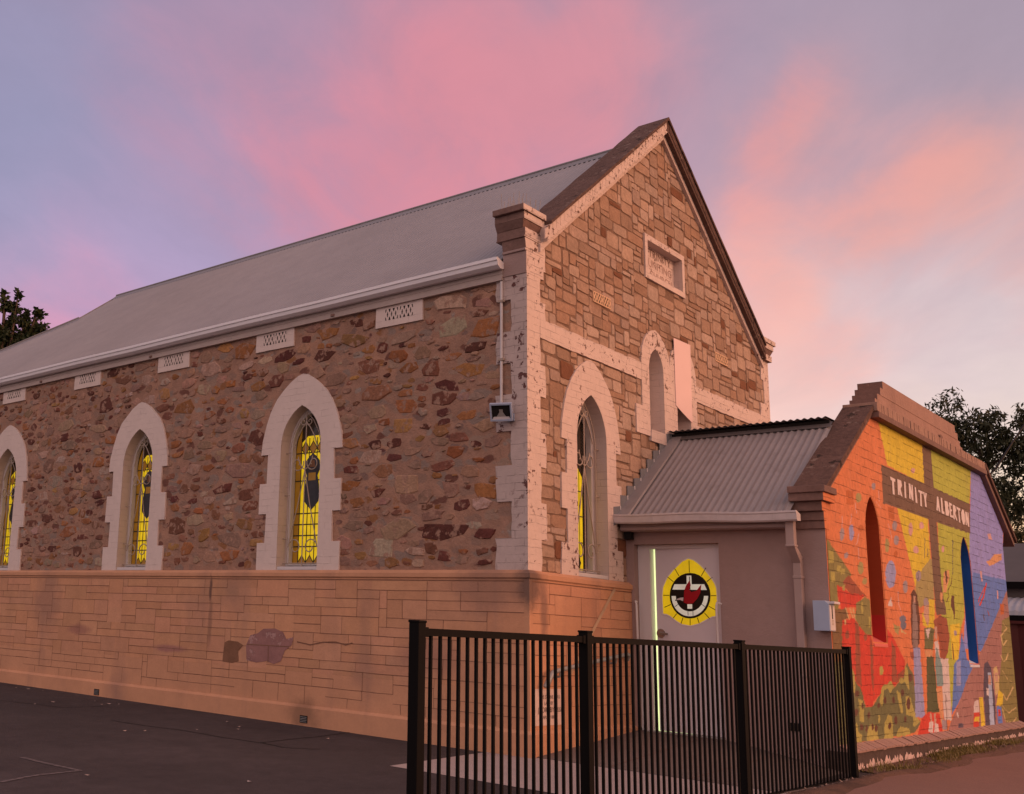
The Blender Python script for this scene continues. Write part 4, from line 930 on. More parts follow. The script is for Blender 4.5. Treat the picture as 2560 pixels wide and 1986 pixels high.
MURAL = [["yellow",[[4.264,4.201],[6.137,4.207],[6.105,3.659],[4.51,3.695]]],["lime",[[6.553,4.193],[8.72,4.224],[8.442,3.656],[6.549,3.628]]],["yellow",[[4.794,3.213],[6.13,3.228],[6.114,2.706],[5.677,2.533],[5.304,2.301],[5.27,2.402]]],["lime",[[6.605,3.229],[8.377,3.23],[8.237,2.824],[7.791,2.809],[7.61,2.043],[7.222,1.755],[6.561,0.785],[6.495,1.44],[6.431,1.998]]],["violet",[[8.72,4.224],[9.228,4.324],[11.171,3.448],[10.425,2.384],[10.478,2.47],[8.376,1.573],[7.387,1.594],[8.203,2.962]]],["blue",[[8.304,2.669],[10.549,2.684],[10.398,2.508],[8.376,1.573],[7.61,1.598]]],["blue",[[7.386,1.814],[7.56,1.451],[8.207,1.326],[7.024,0.932],[6.55,0.751],[6.851,1.373],[7.133,1.482]]],["mauve",[[10.474,2.576],[8.664,1.694],[7.473,1.196],[7.024,0.932],[6.451,0.651],[6.246,0.523],[7.765,0.523],[10.513,0.512]]],["olive",[[9.838,2.045],[10.539,2.154],[10.522,0.533],[9.582,0.521],[9.239,0.763],[9.29,1.114],[9.625,1.512]]],["khaki",[[6.114,2.706],[5.677,2.533],[5.372,2.374],[5.26,2.138],[5.294,2.322],[5.33,2.123],[5.46,2.045],[5.795,2.145],[6.128,2.195],[6.207,2.692]]],["brown",[[6.137,4.207],[6.553,4.193],[6.549,3.628],[6.557,2.371],[6.691,2.012],[6.173,1.992],[6.163,2.529],[6.164,3.231],[6.084,3.657]]],["brown",[[4.266,3.674],[8.469,3.664],[8.332,3.22],[4.237,3.208]]],["olive",[[2.141,2.638],[2.188,2.616],[2.48,2.491],[2.908,2.297],[2.66,2.157],[2.442,2.136],[2.419,2.012],[2.451,1.759],[2.012,1.745]]],["moss",[[2.013,1.517],[2.628,1.528],[2.618,1.332],[2.523,1.122],[2.518,0.536],[2.073,0.555]]],["umber",[[2.083,1.916],[2.317,1.9],[2.679,1.933],[2.714,1.826],[2.541,1.793],[2.483,1.631],[2.573,1.527],[2.546,1.385],[2.063,1.363]]],["maroon",[[2.821,2.283],[3.217,2.133],[3.354,2.09],[3.084,2.045],[2.914,2.045],[2.658,2.148],[2.614,2.198]]],["red",[[2.418,2.152],[2.655,2.13],[2.784,2.092],[3.296,2.092],[3.136,2.02],[2.979,1.95],[2.727,1.939],[2.505,1.903],[2.464,1.971],[2.422,2.03]]],["olive",[[3.017,1.996],[3.322,2.075],[3.496,2.055],[3.499,1.793],[2.973,1.776],[2.933,1.858],[3.006,1.942]]],["olive",[[3.019,1.994],[3.527,2.055],[3.475,1.674],[3.262,1.669],[3.045,1.764],[2.949,1.862]]],["red",[[2.515,1.801],[2.74,1.818],[2.915,1.838],[3.045,1.764],[3.264,1.678],[3.443,1.669],[3.477,1.543],[4.018,1.552],[4.049,1.757],[4.216,1.693],[4.658,1.404],[4.618,1.245],[4.285,1.148],[3.711,1.057],[3.545,1.013],[3.383,0.969],[3.339,0.906],[3.131,0.91],[3.039,1.029],[2.837,1.164],[2.723,1.298],[2.608,1.35],[2.43,1.349]]],["maroon",[[2.938,1.806],[3.051,1.764],[3.044,1.544],[3.023,1.299],[3.014,1.118],[2.839,1.173],[2.878,1.478]]],["maroon",[[3.477,1.543],[3.41,1.024],[3.35,1.208],[3.41,1.654]]],["maroon",[[4.183,1.624],[4.315,1.548],[4.288,1.158],[4.093,1.178]]],["maroon",[[4.345,1.255],[4.638,1.324],[4.613,1.225],[4.252,1.148]]],["maroon",[[2.723,1.655],[2.712,1.635],[2.689,1.619],[2.66,1.61],[2.629,1.609],[2.602,1.617],[2.586,1.632],[2.583,1.651],[2.594,1.671],[2.616,1.687],[2.645,1.697],[2.677,1.697],[2.703,1.689],[2.72,1.674]]],["maroon",[[3.307,1.642],[3.297,1.626],[3.276,1.612],[3.248,1.604],[3.219,1.604],[3.194,1.61],[3.178,1.623],[3.175,1.639],[3.185,1.655],[3.206,1.668],[3.234,1.676],[3.263,1.677],[3.288,1.67],[3.304,1.658]]],["leaf",[[3.803,1.292],[3.791,1.269],[3.767,1.251],[3.737,1.241],[3.706,1.241],[3.681,1.251],[3.665,1.269],[3.664,1.292],[3.676,1.314],[3.699,1.332],[3.729,1.342],[3.76,1.343],[3.786,1.333],[3.801,1.315]]],["moss",[[2.539,1.35],[2.7,1.324],[2.761,1.209],[2.994,1.092],[3.103,0.915],[3.34,0.911],[3.682,1.067],[3.995,1.178],[4.176,1.11],[4.541,1.216],[4.723,1.385],[4.958,1.255],[4.972,1.105],[4.916,0.757],[5.156,0.7],[4.836,0.592],[2.495,0.554],[2.496,1.122]]],["leaf",[[2.617,1.324],[2.726,1.315],[2.811,1.244],[2.784,1.067],[2.7,1.042],[2.626,1.156]]],["leaf",[[2.89,1.004],[3.028,0.975],[3.018,0.761],[2.878,0.774]]],["leaf",[[3.726,1.123],[3.859,1.15],[3.956,1.15],[4.062,1.186],[4.149,1.11],[4.012,1.045],[3.913,1.103],[3.778,1.075],[3.675,0.9],[3.581,0.966]]],["leaf",[[4.235,1.081],[4.392,1.031],[4.44,0.817],[4.342,0.829]]],["leaf",[[4.592,1.009],[4.765,0.997],[4.924,0.786],[5.083,0.702],[4.816,0.651],[4.812,0.769],[4.541,0.805]]],["leaf",[[3.727,0.741],[3.863,0.821],[4.007,0.79],[4.016,0.555],[3.669,0.559]]],["leaf",[[3.11,0.67],[3.213,0.738],[3.283,0.718],[3.346,0.734],[3.436,0.659],[3.476,0.567],[3.058,0.565]]],["leaf",[[2.56,0.749],[2.784,0.759],[2.821,0.662],[2.928,0.632],[2.901,0.572],[2.523,0.561]]],["leaf",[[4.16,0.634],[4.304,0.677],[4.604,0.648],[4.684,0.577],[4.127,0.569]]],["leaf",[[4.36,1.177],[4.44,1.226],[4.551,1.186],[4.665,1.364],[4.745,1.305],[4.747,1.066],[4.598,1.166],[4.455,1.147]]],["leaf",[[3.504,0.83],[3.577,0.81],[3.547,0.746],[3.501,0.748]]],["dkbrown",[[2.839,0.863],[2.829,0.846],[2.809,0.833],[2.783,0.826],[2.756,0.827],[2.733,0.835],[2.718,0.849],[2.716,0.866],[2.725,0.883],[2.745,0.896],[2.771,0.903],[2.799,0.903],[2.822,0.895],[2.836,0.881]]],["dkbrown",[[3.229,0.827],[3.221,0.811],[3.207,0.798],[3.189,0.792],[3.171,0.792],[3.156,0.8],[3.147,0.813],[3.147,0.829],[3.154,0.846],[3.168,0.858],[3.186,0.865],[3.205,0.865],[3.22,0.857],[3.228,0.844]]],["dkbrown",[[3.605,0.92],[3.597,0.908],[3.581,0.898],[3.56,0.894],[3.538,0.894],[3.52,0.9],[3.509,0.909],[3.506,0.921],[3.514,0.933],[3.53,0.943],[3.55,0.948],[3.572,0.947],[3.591,0.942],[3.603,0.932]]],["dkbrown",[[3.837,0.972],[3.828,0.955],[3.811,0.943],[3.789,0.936],[3.767,0.936],[3.748,0.944],[3.737,0.957],[3.736,0.973],[3.745,0.989],[3.762,1.002],[3.783,1.009],[3.806,1.009],[3.825,1.001],[3.836,0.988]]],["dkbrown",[[4.161,0.967],[4.152,0.95],[4.134,0.937],[4.111,0.93],[4.088,0.931],[4.069,0.938],[4.057,0.952],[4.056,0.968],[4.065,0.985],[4.083,0.998],[4.106,1.005],[4.129,1.004],[4.148,0.997],[4.16,0.983]]],["dkbrown",[[4.526,1.049],[4.515,1.03],[4.494,1.015],[4.468,1.007],[4.44,1.007],[4.418,1.016],[4.405,1.031],[4.403,1.05],[4.414,1.069],[4.435,1.084],[4.462,1.092],[4.489,1.092],[4.512,1.084],[4.525,1.068]]],["dkbrown",[[4.751,0.918],[4.736,0.888],[4.708,0.864],[4.674,0.851],[4.64,0.851],[4.612,0.866],[4.598,0.89],[4.598,0.921],[4.613,0.951],[4.641,0.975],[4.675,0.989],[4.709,0.988],[4.737,0.974],[4.752,0.949]]],["dkbrown",[[2.979,0.71],[2.969,0.694],[2.949,0.682],[2.923,0.675],[2.895,0.676],[2.871,0.684],[2.857,0.697],[2.854,0.714],[2.863,0.729],[2.883,0.741],[2.91,0.748],[2.937,0.747],[2.961,0.739],[2.976,0.726]]],["dkbrown",[[3.124,0.696],[3.117,0.68],[3.104,0.667],[3.087,0.661],[3.07,0.661],[3.057,0.669],[3.049,0.682],[3.049,0.698],[3.056,0.714],[3.069,0.727],[3.086,0.734],[3.102,0.733],[3.116,0.726],[3.124,0.712]]],["dkbrown",[[3.472,0.685],[3.462,0.669],[3.442,0.656],[3.417,0.649],[3.39,0.65],[3.367,0.658],[3.354,0.672],[3.351,0.689],[3.361,0.705],[3.38,0.717],[3.406,0.724],[3.433,0.723],[3.456,0.715],[3.47,0.701]]],["dkbrown",[[3.959,0.697],[3.949,0.682],[3.929,0.67],[3.904,0.664],[3.877,0.665],[3.854,0.673],[3.84,0.685],[3.838,0.701],[3.847,0.716],[3.867,0.728],[3.893,0.734],[3.92,0.733],[3.943,0.725],[3.957,0.713]]],["dkbrown",[[4.204,0.747],[4.192,0.727],[4.17,0.712],[4.142,0.704],[4.113,0.705],[4.089,0.714],[4.074,0.73],[4.073,0.75],[4.084,0.77],[4.106,0.785],[4.134,0.793],[4.163,0.792],[4.188,0.783],[4.202,0.766]]],["dkbrown",[[4.915,1.215],[4.9,1.194],[4.87,1.178],[4.83,1.169],[4.789,1.169],[4.754,1.178],[4.733,1.195],[4.729,1.215],[4.744,1.236],[4.774,1.253],[4.813,1.262],[4.854,1.262],[4.889,1.253],[4.911,1.236]]],["dkbrown",[[2.915,1.057],[2.905,1.041],[2.883,1.029],[2.853,1.023],[2.822,1.023],[2.795,1.03],[2.778,1.043],[2.774,1.058],[2.784,1.074],[2.806,1.086],[2.835,1.092],[2.867,1.092],[2.894,1.085],[2.911,1.072]]],["dkbrown",[[3.017,0.922],[3.011,0.906],[3.0,0.894],[2.988,0.887],[2.975,0.888],[2.965,0.895],[2.959,0.907],[2.96,0.923],[2.966,0.938],[2.976,0.95],[2.989,0.957],[3.002,0.957],[3.012,0.95],[3.017,0.937]]],["dkbrown",[[3.331,0.707],[3.324,0.691],[3.312,0.678],[3.296,0.672],[3.28,0.672],[3.267,0.68],[3.26,0.693],[3.26,0.71],[3.267,0.726],[3.28,0.739],[3.296,0.745],[3.312,0.745],[3.324,0.737],[3.331,0.724]]],["dkbrown",[[4.557,0.747],[4.548,0.73],[4.531,0.717],[4.51,0.71],[4.489,0.711],[4.471,0.719],[4.461,0.732],[4.461,0.749],[4.47,0.766],[4.486,0.779],[4.508,0.786],[4.529,0.785],[4.546,0.777],[4.556,0.763]]],["dkbrown",[[2.692,1.227],[2.686,1.215],[2.673,1.206],[2.657,1.201],[2.64,1.201],[2.625,1.206],[2.616,1.215],[2.614,1.227],[2.62,1.238],[2.633,1.247],[2.65,1.252],[2.667,1.252],[2.682,1.247],[2.691,1.238]]],["dkbrown",[[5.118,2.212],[5.25,2.266],[5.371,2.209],[5.411,1.909],[5.311,1.608],[4.983,1.586],[5.024,1.895]]],["taupe",[[5.169,2.115],[5.27,2.12],[5.285,1.954],[5.309,1.823],[5.238,1.558],[5.003,1.554],[5.098,1.914]]],["skin",[[5.198,2.183],[5.288,2.188],[5.266,2.103],[5.188,2.1]]],["lavender",[[5.038,1.56],[5.319,1.571],[5.318,0.746],[4.918,0.766]]],["maroon",[[4.898,1.507],[5.046,1.52],[5.019,1.418],[4.913,1.427]]],["yellow",[[5.896,2.173],[6.151,2.185],[6.049,1.834],[5.8,1.8],[5.522,1.845],[5.525,1.976],[5.667,2.022]]],["skin",[[5.652,2.141],[5.787,2.188],[5.867,2.124],[5.831,1.908],[5.723,1.838],[5.6,1.953]]],["grey",[[5.631,2.153],[5.789,2.194],[5.886,2.138],[5.845,2.096],[5.637,2.087]]],["moss",[[5.574,1.807],[5.882,1.829],[6.036,1.807],[5.886,1.55],[5.528,1.557]]],["white",[[5.628,1.795],[5.854,1.815],[5.704,1.668]]],["peach",[[5.501,1.544],[5.901,1.55],[5.832,1.43],[5.553,1.44]]],["dkgreen",[[5.584,1.467],[5.893,1.47],[5.965,0.8],[5.419,0.794]]],["red",[[5.163,0.743],[5.471,0.811],[6.072,0.772],[6.037,0.538],[4.939,0.553]]],["skin",[[5.537,0.791],[5.628,0.789],[5.597,0.681],[5.53,0.683]]],["skin",[[5.714,0.787],[5.802,0.785],[5.791,0.663],[5.707,0.678]]],["white",[[5.486,0.697],[5.653,0.692],[5.621,0.566],[5.415,0.579]]],["white",[[5.702,0.678],[5.864,0.66],[5.894,0.563],[5.669,0.564]]],["peach",[[5.891,1.089],[6.203,1.086],[6.071,0.55],[6.003,0.708]]],["white",[[5.979,1.645],[6.164,1.676],[6.203,1.461],[6.591,1.451],[6.52,0.681],[6.153,0.704],[6.214,1.327],[6.011,1.326]]],["grey",[[6.053,0.707],[6.302,0.687],[6.291,0.569],[6.043,0.59]]],["maroon",[[6.032,1.915],[6.363,1.995],[6.67,1.965],[6.747,1.744],[6.601,1.534],[6.412,1.433],[6.228,1.461],[6.206,1.731],[6.034,1.834]]],["skin",[[6.053,1.848],[6.174,1.845],[6.123,1.675],[6.03,1.699]]],["teal",[[6.069,1.593],[6.192,1.461],[6.276,1.327],[6.242,1.113],[5.945,1.101],[5.945,1.392]]],["dkbrown",[[6.31,1.008],[6.335,1.003],[6.274,0.554],[6.25,0.559]]],["yellow",[[6.807,1.886],[7.332,1.924],[7.121,1.45],[6.776,1.44]]],["grey",[[7.13,1.789],[7.117,1.773],[7.091,1.76],[7.058,1.753],[7.023,1.752],[6.993,1.758],[6.976,1.77],[6.973,1.785],[6.986,1.801],[7.011,1.814],[7.045,1.821],[7.08,1.822],[7.109,1.816],[7.127,1.804]]],["dkbrown",[[6.996,2.275],[7.131,2.282],[7.119,2.067],[7.052,1.929],[7.028,2.063],[6.928,2.13]]],["peach",[[6.69,2.557],[6.982,2.619],[6.978,2.518],[6.748,2.305],[6.601,2.298]]],["dkbrown",[[6.765,2.59],[6.865,2.597],[6.865,2.454],[6.779,2.406]]],["dkbrown",[[7.108,2.544],[7.14,2.54],[7.046,2.419],[7.014,2.423]]],["dkbrown",[[7.014,2.423],[7.046,2.419],[6.856,2.337],[6.824,2.341]]],["dkbrown",[[6.824,2.341],[6.856,2.337],[6.884,2.253],[6.853,2.257]]],["dkbrown",[[6.853,2.257],[6.884,2.253],[6.751,2.176],[6.72,2.18]]],["dkbrown",[[6.849,1.653],[6.89,1.646],[6.878,1.437],[6.837,1.444]]],["peach",[[6.451,2.29],[6.585,2.297],[6.515,2.154],[6.417,2.177]]],["lavender",[[6.986,1.414],[7.215,1.43],[7.109,1.107],[6.888,1.109]]],["ink",[[8.495,1.397],[8.705,1.444],[8.894,1.339],[8.965,0.884],[8.866,0.542],[8.29,0.552],[8.32,1.041]]],["sky",[[8.675,1.278],[8.852,1.278],[8.801,0.544],[8.528,0.545]]],["skin",[[8.683,1.247],[8.847,1.248],[8.795,1.112],[8.633,1.113]]],["white",[[8.501,1.069],[8.648,1.068],[8.609,0.964],[8.494,0.965]]],["straw",[[9.028,1.339],[9.245,1.379],[9.332,1.217],[9.247,1.002],[9.014,0.959]]],["skin",[[9.084,1.278],[9.288,1.279],[9.24,1.155],[9.091,1.156]]],["yellow",[[9.235,1.04],[9.513,0.976],[9.4,0.816],[8.999,0.816]]],["red",[[7.683,0.762],[7.993,0.755],[7.919,0.55],[7.587,0.553]]],["white",[[7.762,0.903],[7.977,0.914],[7.993,0.755],[7.667,0.748]]],["yellow",[[8.038,0.949],[8.248,0.946],[8.25,0.561],[8.03,0.553]]],["yellow",[[7.717,0.69],[7.961,0.699],[7.935,0.628],[7.639,0.636]]],["blue",[[9.009,0.808],[9.305,0.802],[9.317,0.558],[9.04,0.544]]],["red",[[9.085,0.761],[9.239,0.758],[9.237,0.667],[9.07,0.671]]],["ink",[[6.82,0.646],[7.089,0.624],[7.073,0.577],[6.827,0.585]]],["white",[[6.802,0.775],[6.878,0.773],[6.88,0.712],[6.804,0.714]]],["straw",[[9.847,2.02],[9.916,2.011],[10.177,1.938],[10.107,1.947]]],["straw",[[10.107,1.947],[10.177,1.938],[9.729,1.813],[9.662,1.822]]],["straw",[[9.662,1.822],[9.729,1.813],[9.815,1.671],[9.747,1.681]]],["straw",[[9.747,1.681],[9.815,1.671],[10.103,1.758],[10.034,1.767]]],["straw",[[9.548,1.535],[9.614,1.525],[9.721,1.44],[9.654,1.45]]],["straw",[[9.654,1.45],[9.721,1.44],[9.947,1.466],[9.879,1.476]]],["straw",[[9.879,1.476],[9.947,1.466],[10.096,1.564],[10.027,1.573]]],["straw",[[9.566,1.316],[9.632,1.305],[9.901,1.179],[9.834,1.19]]],["straw",[[9.834,1.19],[9.901,1.179],[10.389,1.114],[10.319,1.125]]],["straw",[[10.187,1.077],[10.257,1.066],[9.705,0.875],[9.638,0.886]]],["straw",[[9.638,0.886],[9.705,0.875],[9.535,0.978],[9.47,0.989]]],["straw",[[9.334,0.822],[9.398,0.811],[9.773,0.695],[9.706,0.707]]],["straw",[[9.706,0.707],[9.773,0.695],[10.313,0.762],[10.244,0.774]]],["straw",[[9.35,0.776],[9.414,0.764],[9.519,0.593],[9.454,0.605]]],["straw",[[9.454,0.605],[9.519,0.593],[10.001,0.548],[9.933,0.561]]],["straw",[[9.933,0.561],[10.001,0.548],[10.289,0.619],[10.22,0.632]]],["dkorange",[[9.818,2.304],[10.061,2.282],[10.008,2.15],[9.789,2.141]]],["khaki",[[3.431,3.182],[3.415,3.156],[3.382,3.133],[3.339,3.117],[3.293,3.112],[3.254,3.119],[3.23,3.135],[3.225,3.158],[3.24,3.184],[3.272,3.207],[3.315,3.223],[3.361,3.228],[3.401,3.222],[3.425,3.205]]],["grey",[[2.752,2.711],[2.739,2.678],[2.714,2.651],[2.684,2.634],[2.653,2.632],[2.628,2.643],[2.613,2.667],[2.613,2.698],[2.625,2.731],[2.649,2.758],[2.68,2.775],[2.711,2.778],[2.736,2.766],[2.751,2.742]]],["lavender",[[3.084,2.759],[3.068,2.72],[3.038,2.687],[2.999,2.666],[2.961,2.663],[2.93,2.677],[2.912,2.706],[2.911,2.744],[2.927,2.783],[2.957,2.816],[2.995,2.837],[3.034,2.841],[3.065,2.827],[3.083,2.798]]],["grey",[[4.733,2.992],[4.716,2.962],[4.684,2.937],[4.641,2.921],[4.598,2.917],[4.562,2.926],[4.54,2.946],[4.537,2.973],[4.554,3.002],[4.586,3.027],[4.628,3.043],[4.672,3.047],[4.708,3.039],[4.73,3.019]]],["khaki",[[4.355,2.726],[4.338,2.688],[4.308,2.656],[4.27,2.637],[4.233,2.634],[4.204,2.648],[4.188,2.676],[4.188,2.712],[4.205,2.75],[4.235,2.782],[4.272,2.801],[4.309,2.804],[4.339,2.791],[4.356,2.763]]],["khaki",[[3.34,2.39],[3.324,2.356],[3.29,2.329],[3.247,2.311],[3.202,2.309],[3.165,2.32],[3.143,2.345],[3.139,2.376],[3.156,2.409],[3.189,2.437],[3.232,2.455],[3.277,2.458],[3.314,2.446],[3.337,2.422]]],["lavender",[[4.542,2.402],[4.503,2.329],[4.431,2.268],[4.34,2.231],[4.248,2.226],[4.173,2.253],[4.13,2.306],[4.126,2.375],[4.163,2.447],[4.233,2.508],[4.323,2.546],[4.416,2.553],[4.493,2.527],[4.538,2.473]]],["grey",[[4.998,2.279],[4.979,2.244],[4.944,2.214],[4.9,2.197],[4.856,2.194],[4.82,2.208],[4.8,2.234],[4.799,2.268],[4.817,2.303],[4.852,2.332],[4.896,2.35],[4.94,2.353],[4.976,2.339],[4.997,2.313]]],["grey",[[3.975,3.378],[3.964,3.357],[3.94,3.339],[3.91,3.327],[3.878,3.323],[3.851,3.328],[3.835,3.342],[3.832,3.361],[3.844,3.381],[3.867,3.4],[3.897,3.412],[3.929,3.416],[3.956,3.411],[3.972,3.397]]],["dkorange",[[3.422,2.838],[3.409,2.82],[3.381,2.804],[3.344,2.794],[3.303,2.79],[3.269,2.794],[3.247,2.805],[3.241,2.821],[3.254,2.838],[3.281,2.854],[3.319,2.865],[3.359,2.869],[3.394,2.865],[3.416,2.854]]],["dkorange",[[4.673,2.646],[4.659,2.626],[4.631,2.608],[4.594,2.596],[4.556,2.593],[4.523,2.6],[4.503,2.614],[4.5,2.633],[4.513,2.654],[4.541,2.671],[4.577,2.683],[4.616,2.686],[4.649,2.68],[4.669,2.666]]],["khaki",[[3.428,2.256],[3.416,2.239],[3.39,2.225],[3.355,2.215],[3.318,2.213],[3.286,2.219],[3.266,2.23],[3.261,2.246],[3.272,2.263],[3.298,2.277],[3.333,2.286],[3.37,2.289],[3.402,2.283],[3.423,2.272]]],["grey",[[2.848,2.492],[2.838,2.478],[2.817,2.465],[2.787,2.457],[2.756,2.454],[2.729,2.458],[2.712,2.468],[2.708,2.481],[2.718,2.496],[2.739,2.508],[2.768,2.517],[2.799,2.519],[2.826,2.515],[2.844,2.506]]],["grey",[[4.767,2.821],[4.75,2.793],[4.715,2.769],[4.67,2.754],[4.624,2.75],[4.585,2.758],[4.561,2.777],[4.558,2.803],[4.574,2.831],[4.608,2.855],[4.653,2.871],[4.7,2.875],[4.739,2.867],[4.763,2.847]]],["dkorange",[[2.901,3.205],[3.162,3.222],[3.147,3.15],[2.888,3.134]]],["dkorange",[[2.9,3.126],[3.131,3.138],[3.115,3.061],[2.886,3.05]]],["dkorange",[[4.414,3.188],[4.67,3.2],[4.655,3.137],[4.399,3.126]]],["dkorange",[[4.414,3.117],[4.663,3.128],[4.647,3.06],[4.398,3.05]]],["pink",[[2.722,2.902],[2.743,2.899],[2.706,2.777],[2.685,2.78]]],["pink",[[3.027,2.961],[3.049,2.958],[2.998,2.842],[2.976,2.844]]],["pink",[[3.171,3.108],[3.194,3.105],[3.241,2.978],[3.218,2.981]]],["pink",[[4.371,2.99],[4.397,2.987],[4.49,2.815],[4.463,2.818]]],["pink",[[3.246,2.758],[3.269,2.755],[3.14,2.623],[3.118,2.626]]],["pink",[[4.566,2.198],[4.592,2.194],[4.587,2.036],[4.561,2.04]]],["pink",[[4.561,2.04],[4.587,2.036],[4.697,1.932],[4.671,1.936]]],["pink",[[3.919,3.211],[3.944,3.208],[4.151,3.132],[4.126,3.134]]],["pink",[[4.075,3.338],[4.1,3.335],[4.103,3.206],[4.078,3.209]]],["pink",[[3.186,2.604],[3.208,2.601],[3.211,2.471],[3.188,2.474]]],["white",[[4.273,2.126],[4.329,2.017],[4.14,2.019]]],["slate",[[4.835,1.892],[4.816,1.873],[4.773,1.857],[4.713,1.846],[4.65,1.844],[4.596,1.851],[4.56,1.864],[4.551,1.882],[4.57,1.901],[4.612,1.917],[4.671,1.928],[4.734,1.93],[4.79,1.924],[4.826,1.91]]],["slate",[[4.813,1.82],[4.796,1.798],[4.758,1.78],[4.707,1.769],[4.653,1.768],[4.608,1.776],[4.579,1.792],[4.572,1.812],[4.589,1.834],[4.627,1.852],[4.677,1.863],[4.731,1.865],[4.777,1.857],[4.807,1.841]]],["khaki",[[4.307,1.819],[4.553,1.792],[4.472,1.7],[4.342,1.726]]],["straw",[[4.576,1.772],[4.816,1.719],[4.6,1.731]]],["leaf",[[2.232,2.498],[2.381,2.501],[2.358,2.371],[2.21,2.369]]],["leaf",[[2.259,2.281],[2.376,2.28],[2.357,2.179],[2.241,2.181]]],["leaf",[[2.457,2.365],[2.577,2.365],[2.564,2.293],[2.444,2.294]]],["leaf",[[2.586,2.339],[2.7,2.337],[2.688,2.274],[2.574,2.276]]],["leaf",[[3.186,2.02],[3.246,2.023],[3.219,1.891],[3.159,1.888]]],["leaf",[[3.408,1.86],[3.47,1.863],[3.445,1.749],[3.384,1.747]]],["straw",[[2.632,1.935],[2.669,1.928],[2.759,1.814],[2.721,1.821]]],["straw",[[2.759,1.941],[2.797,1.934],[2.904,1.824],[2.865,1.831]]],["straw",[[2.859,1.945],[2.898,1.938],[2.974,1.813],[2.935,1.82]]],["straw",[[2.609,1.817],[2.647,1.81],[2.607,1.751],[2.57,1.758]]],["leaf",[[2.595,2.171],[2.676,2.171],[2.656,2.108],[2.597,2.109]]],["peach",[[9.153,2.883],[9.358,2.832],[9.662,2.88],[10.208,2.987],[10.245,3.08],[9.721,3.033],[9.452,2.932]]],["pink",[[9.399,3.317],[9.606,3.336],[9.688,3.248],[9.455,3.241]]],["red",[[8.495,2.218],[8.566,2.209],[8.825,2.336],[8.753,2.345]]],["red",[[8.753,2.345],[8.825,2.336],[9.099,2.558],[9.025,2.566]]],["red",[[8.449,2.264],[8.489,2.259],[8.656,2.356],[8.615,2.361]]],["red",[[8.615,2.361],[8.656,2.356],[9.012,2.517],[8.97,2.521]]],["pink",[[8.736,2.711],[8.846,2.718],[8.829,2.568],[8.747,2.563]]],["pink",[[9.686,2.491],[9.775,2.496],[9.751,2.361],[9.674,2.357]]],["ink",[[8.701,2.098],[8.752,2.092],[8.746,2.003],[8.695,2.009]]],["maroon",[[8.962,2.161],[9.025,2.153],[9.079,2.078],[9.016,2.085]]],["dkorange",[[9.899,2.288],[10.087,2.309],[10.026,2.158],[9.804,2.123]]],["pink",[[5.398,3.011],[5.378,2.973],[5.344,2.941],[5.301,2.921],[5.259,2.917],[5.226,2.93],[5.207,2.957],[5.207,2.993],[5.226,3.031],[5.26,3.063],[5.303,3.084],[5.345,3.088],[5.379,3.075],[5.398,3.048]]],["pink",[[5.92,3.106],[5.903,3.085],[5.866,3.067],[5.816,3.054],[5.764,3.049],[5.72,3.053],[5.692,3.065],[5.686,3.083],[5.703,3.104],[5.739,3.122],[5.788,3.136],[5.84,3.141],[5.885,3.137],[5.913,3.124]]],["pink",[[5.602,2.772],[5.583,2.75],[5.543,2.73],[5.488,2.717],[5.431,2.713],[5.383,2.718],[5.352,2.732],[5.345,2.751],[5.363,2.773],[5.402,2.792],[5.456,2.806],[5.513,2.81],[5.563,2.805],[5.594,2.792]]],["pink",[[5.706,3.789],[5.692,3.772],[5.663,3.755],[5.624,3.743],[5.584,3.738],[5.549,3.74],[5.528,3.75],[5.523,3.765],[5.536,3.783],[5.565,3.799],[5.603,3.811],[5.644,3.817],[5.679,3.814],[5.701,3.804]]],["pink",[[6.835,2.882],[6.821,2.86],[6.796,2.842],[6.764,2.83],[6.731,2.828],[6.705,2.835],[6.69,2.85],[6.689,2.87],[6.702,2.892],[6.728,2.911],[6.76,2.922],[6.792,2.925],[6.819,2.918],[6.834,2.903]]],["ink",[[5.913,2.947],[5.937,2.945],[5.844,2.687],[5.821,2.69]]],["ink",[[6.003,2.829],[6.028,2.826],[6.003,2.71],[5.979,2.713]]],["ink",[[7.302,3.045],[7.334,3.042],[7.18,2.557],[7.148,2.561]]],["grey",[[5.617,2.45],[5.597,2.419],[5.557,2.394],[5.506,2.378],[5.452,2.375],[5.408,2.385],[5.381,2.406],[5.377,2.434],[5.397,2.464],[5.436,2.49],[5.488,2.506],[5.541,2.509],[5.586,2.5],[5.613,2.478]]],["ink",[[5.466,2.476],[5.497,2.472],[5.482,2.372],[5.451,2.376]]]]
m_mural = mat('mural_paint', (1, 1, 1), .75, attr=True, var=[(.9, .12), (6, .16), (24, .2)], brick=(.32, .105, .010, .3, .006), streak=(5, (.36, .26, .22), .16), bump=[(30, .004)], spec=.25)
def in_poly(px, pz, poly):
    ins = np.zeros(px.shape, bool); n = len(poly)
    for i in range(n):
        x0, z0 = poly[i]; x1, z1 = poly[(i + 1) % n]
        if z0 == z1: continue
        c = ((z0 > pz) != (z1 > pz)) & (px < (x1 - x0) * (pz - z0) / (z1 - z0) + x0); ins ^= c
    return ins
gx = np.arange(2.0, 10.66, .024); gzv = np.arange(.562, 4.24, .0115)
PXg, PZg = np.meshgrid(gx, gzv, indexing='ij')
rng = np.random.default_rng(3)
wx = PXg + .006 * np.sin(PZg * 31 + PXg * 5) + .004 * np.sin(PZg * 77); wz = PZg + .002 * np.sin(PXg * 23 + PZg * 11)
colg = np.zeros(PXg.shape + (4,), np.float32); colg[..., :3] = PAL['orange']; colg[..., 3] = 1
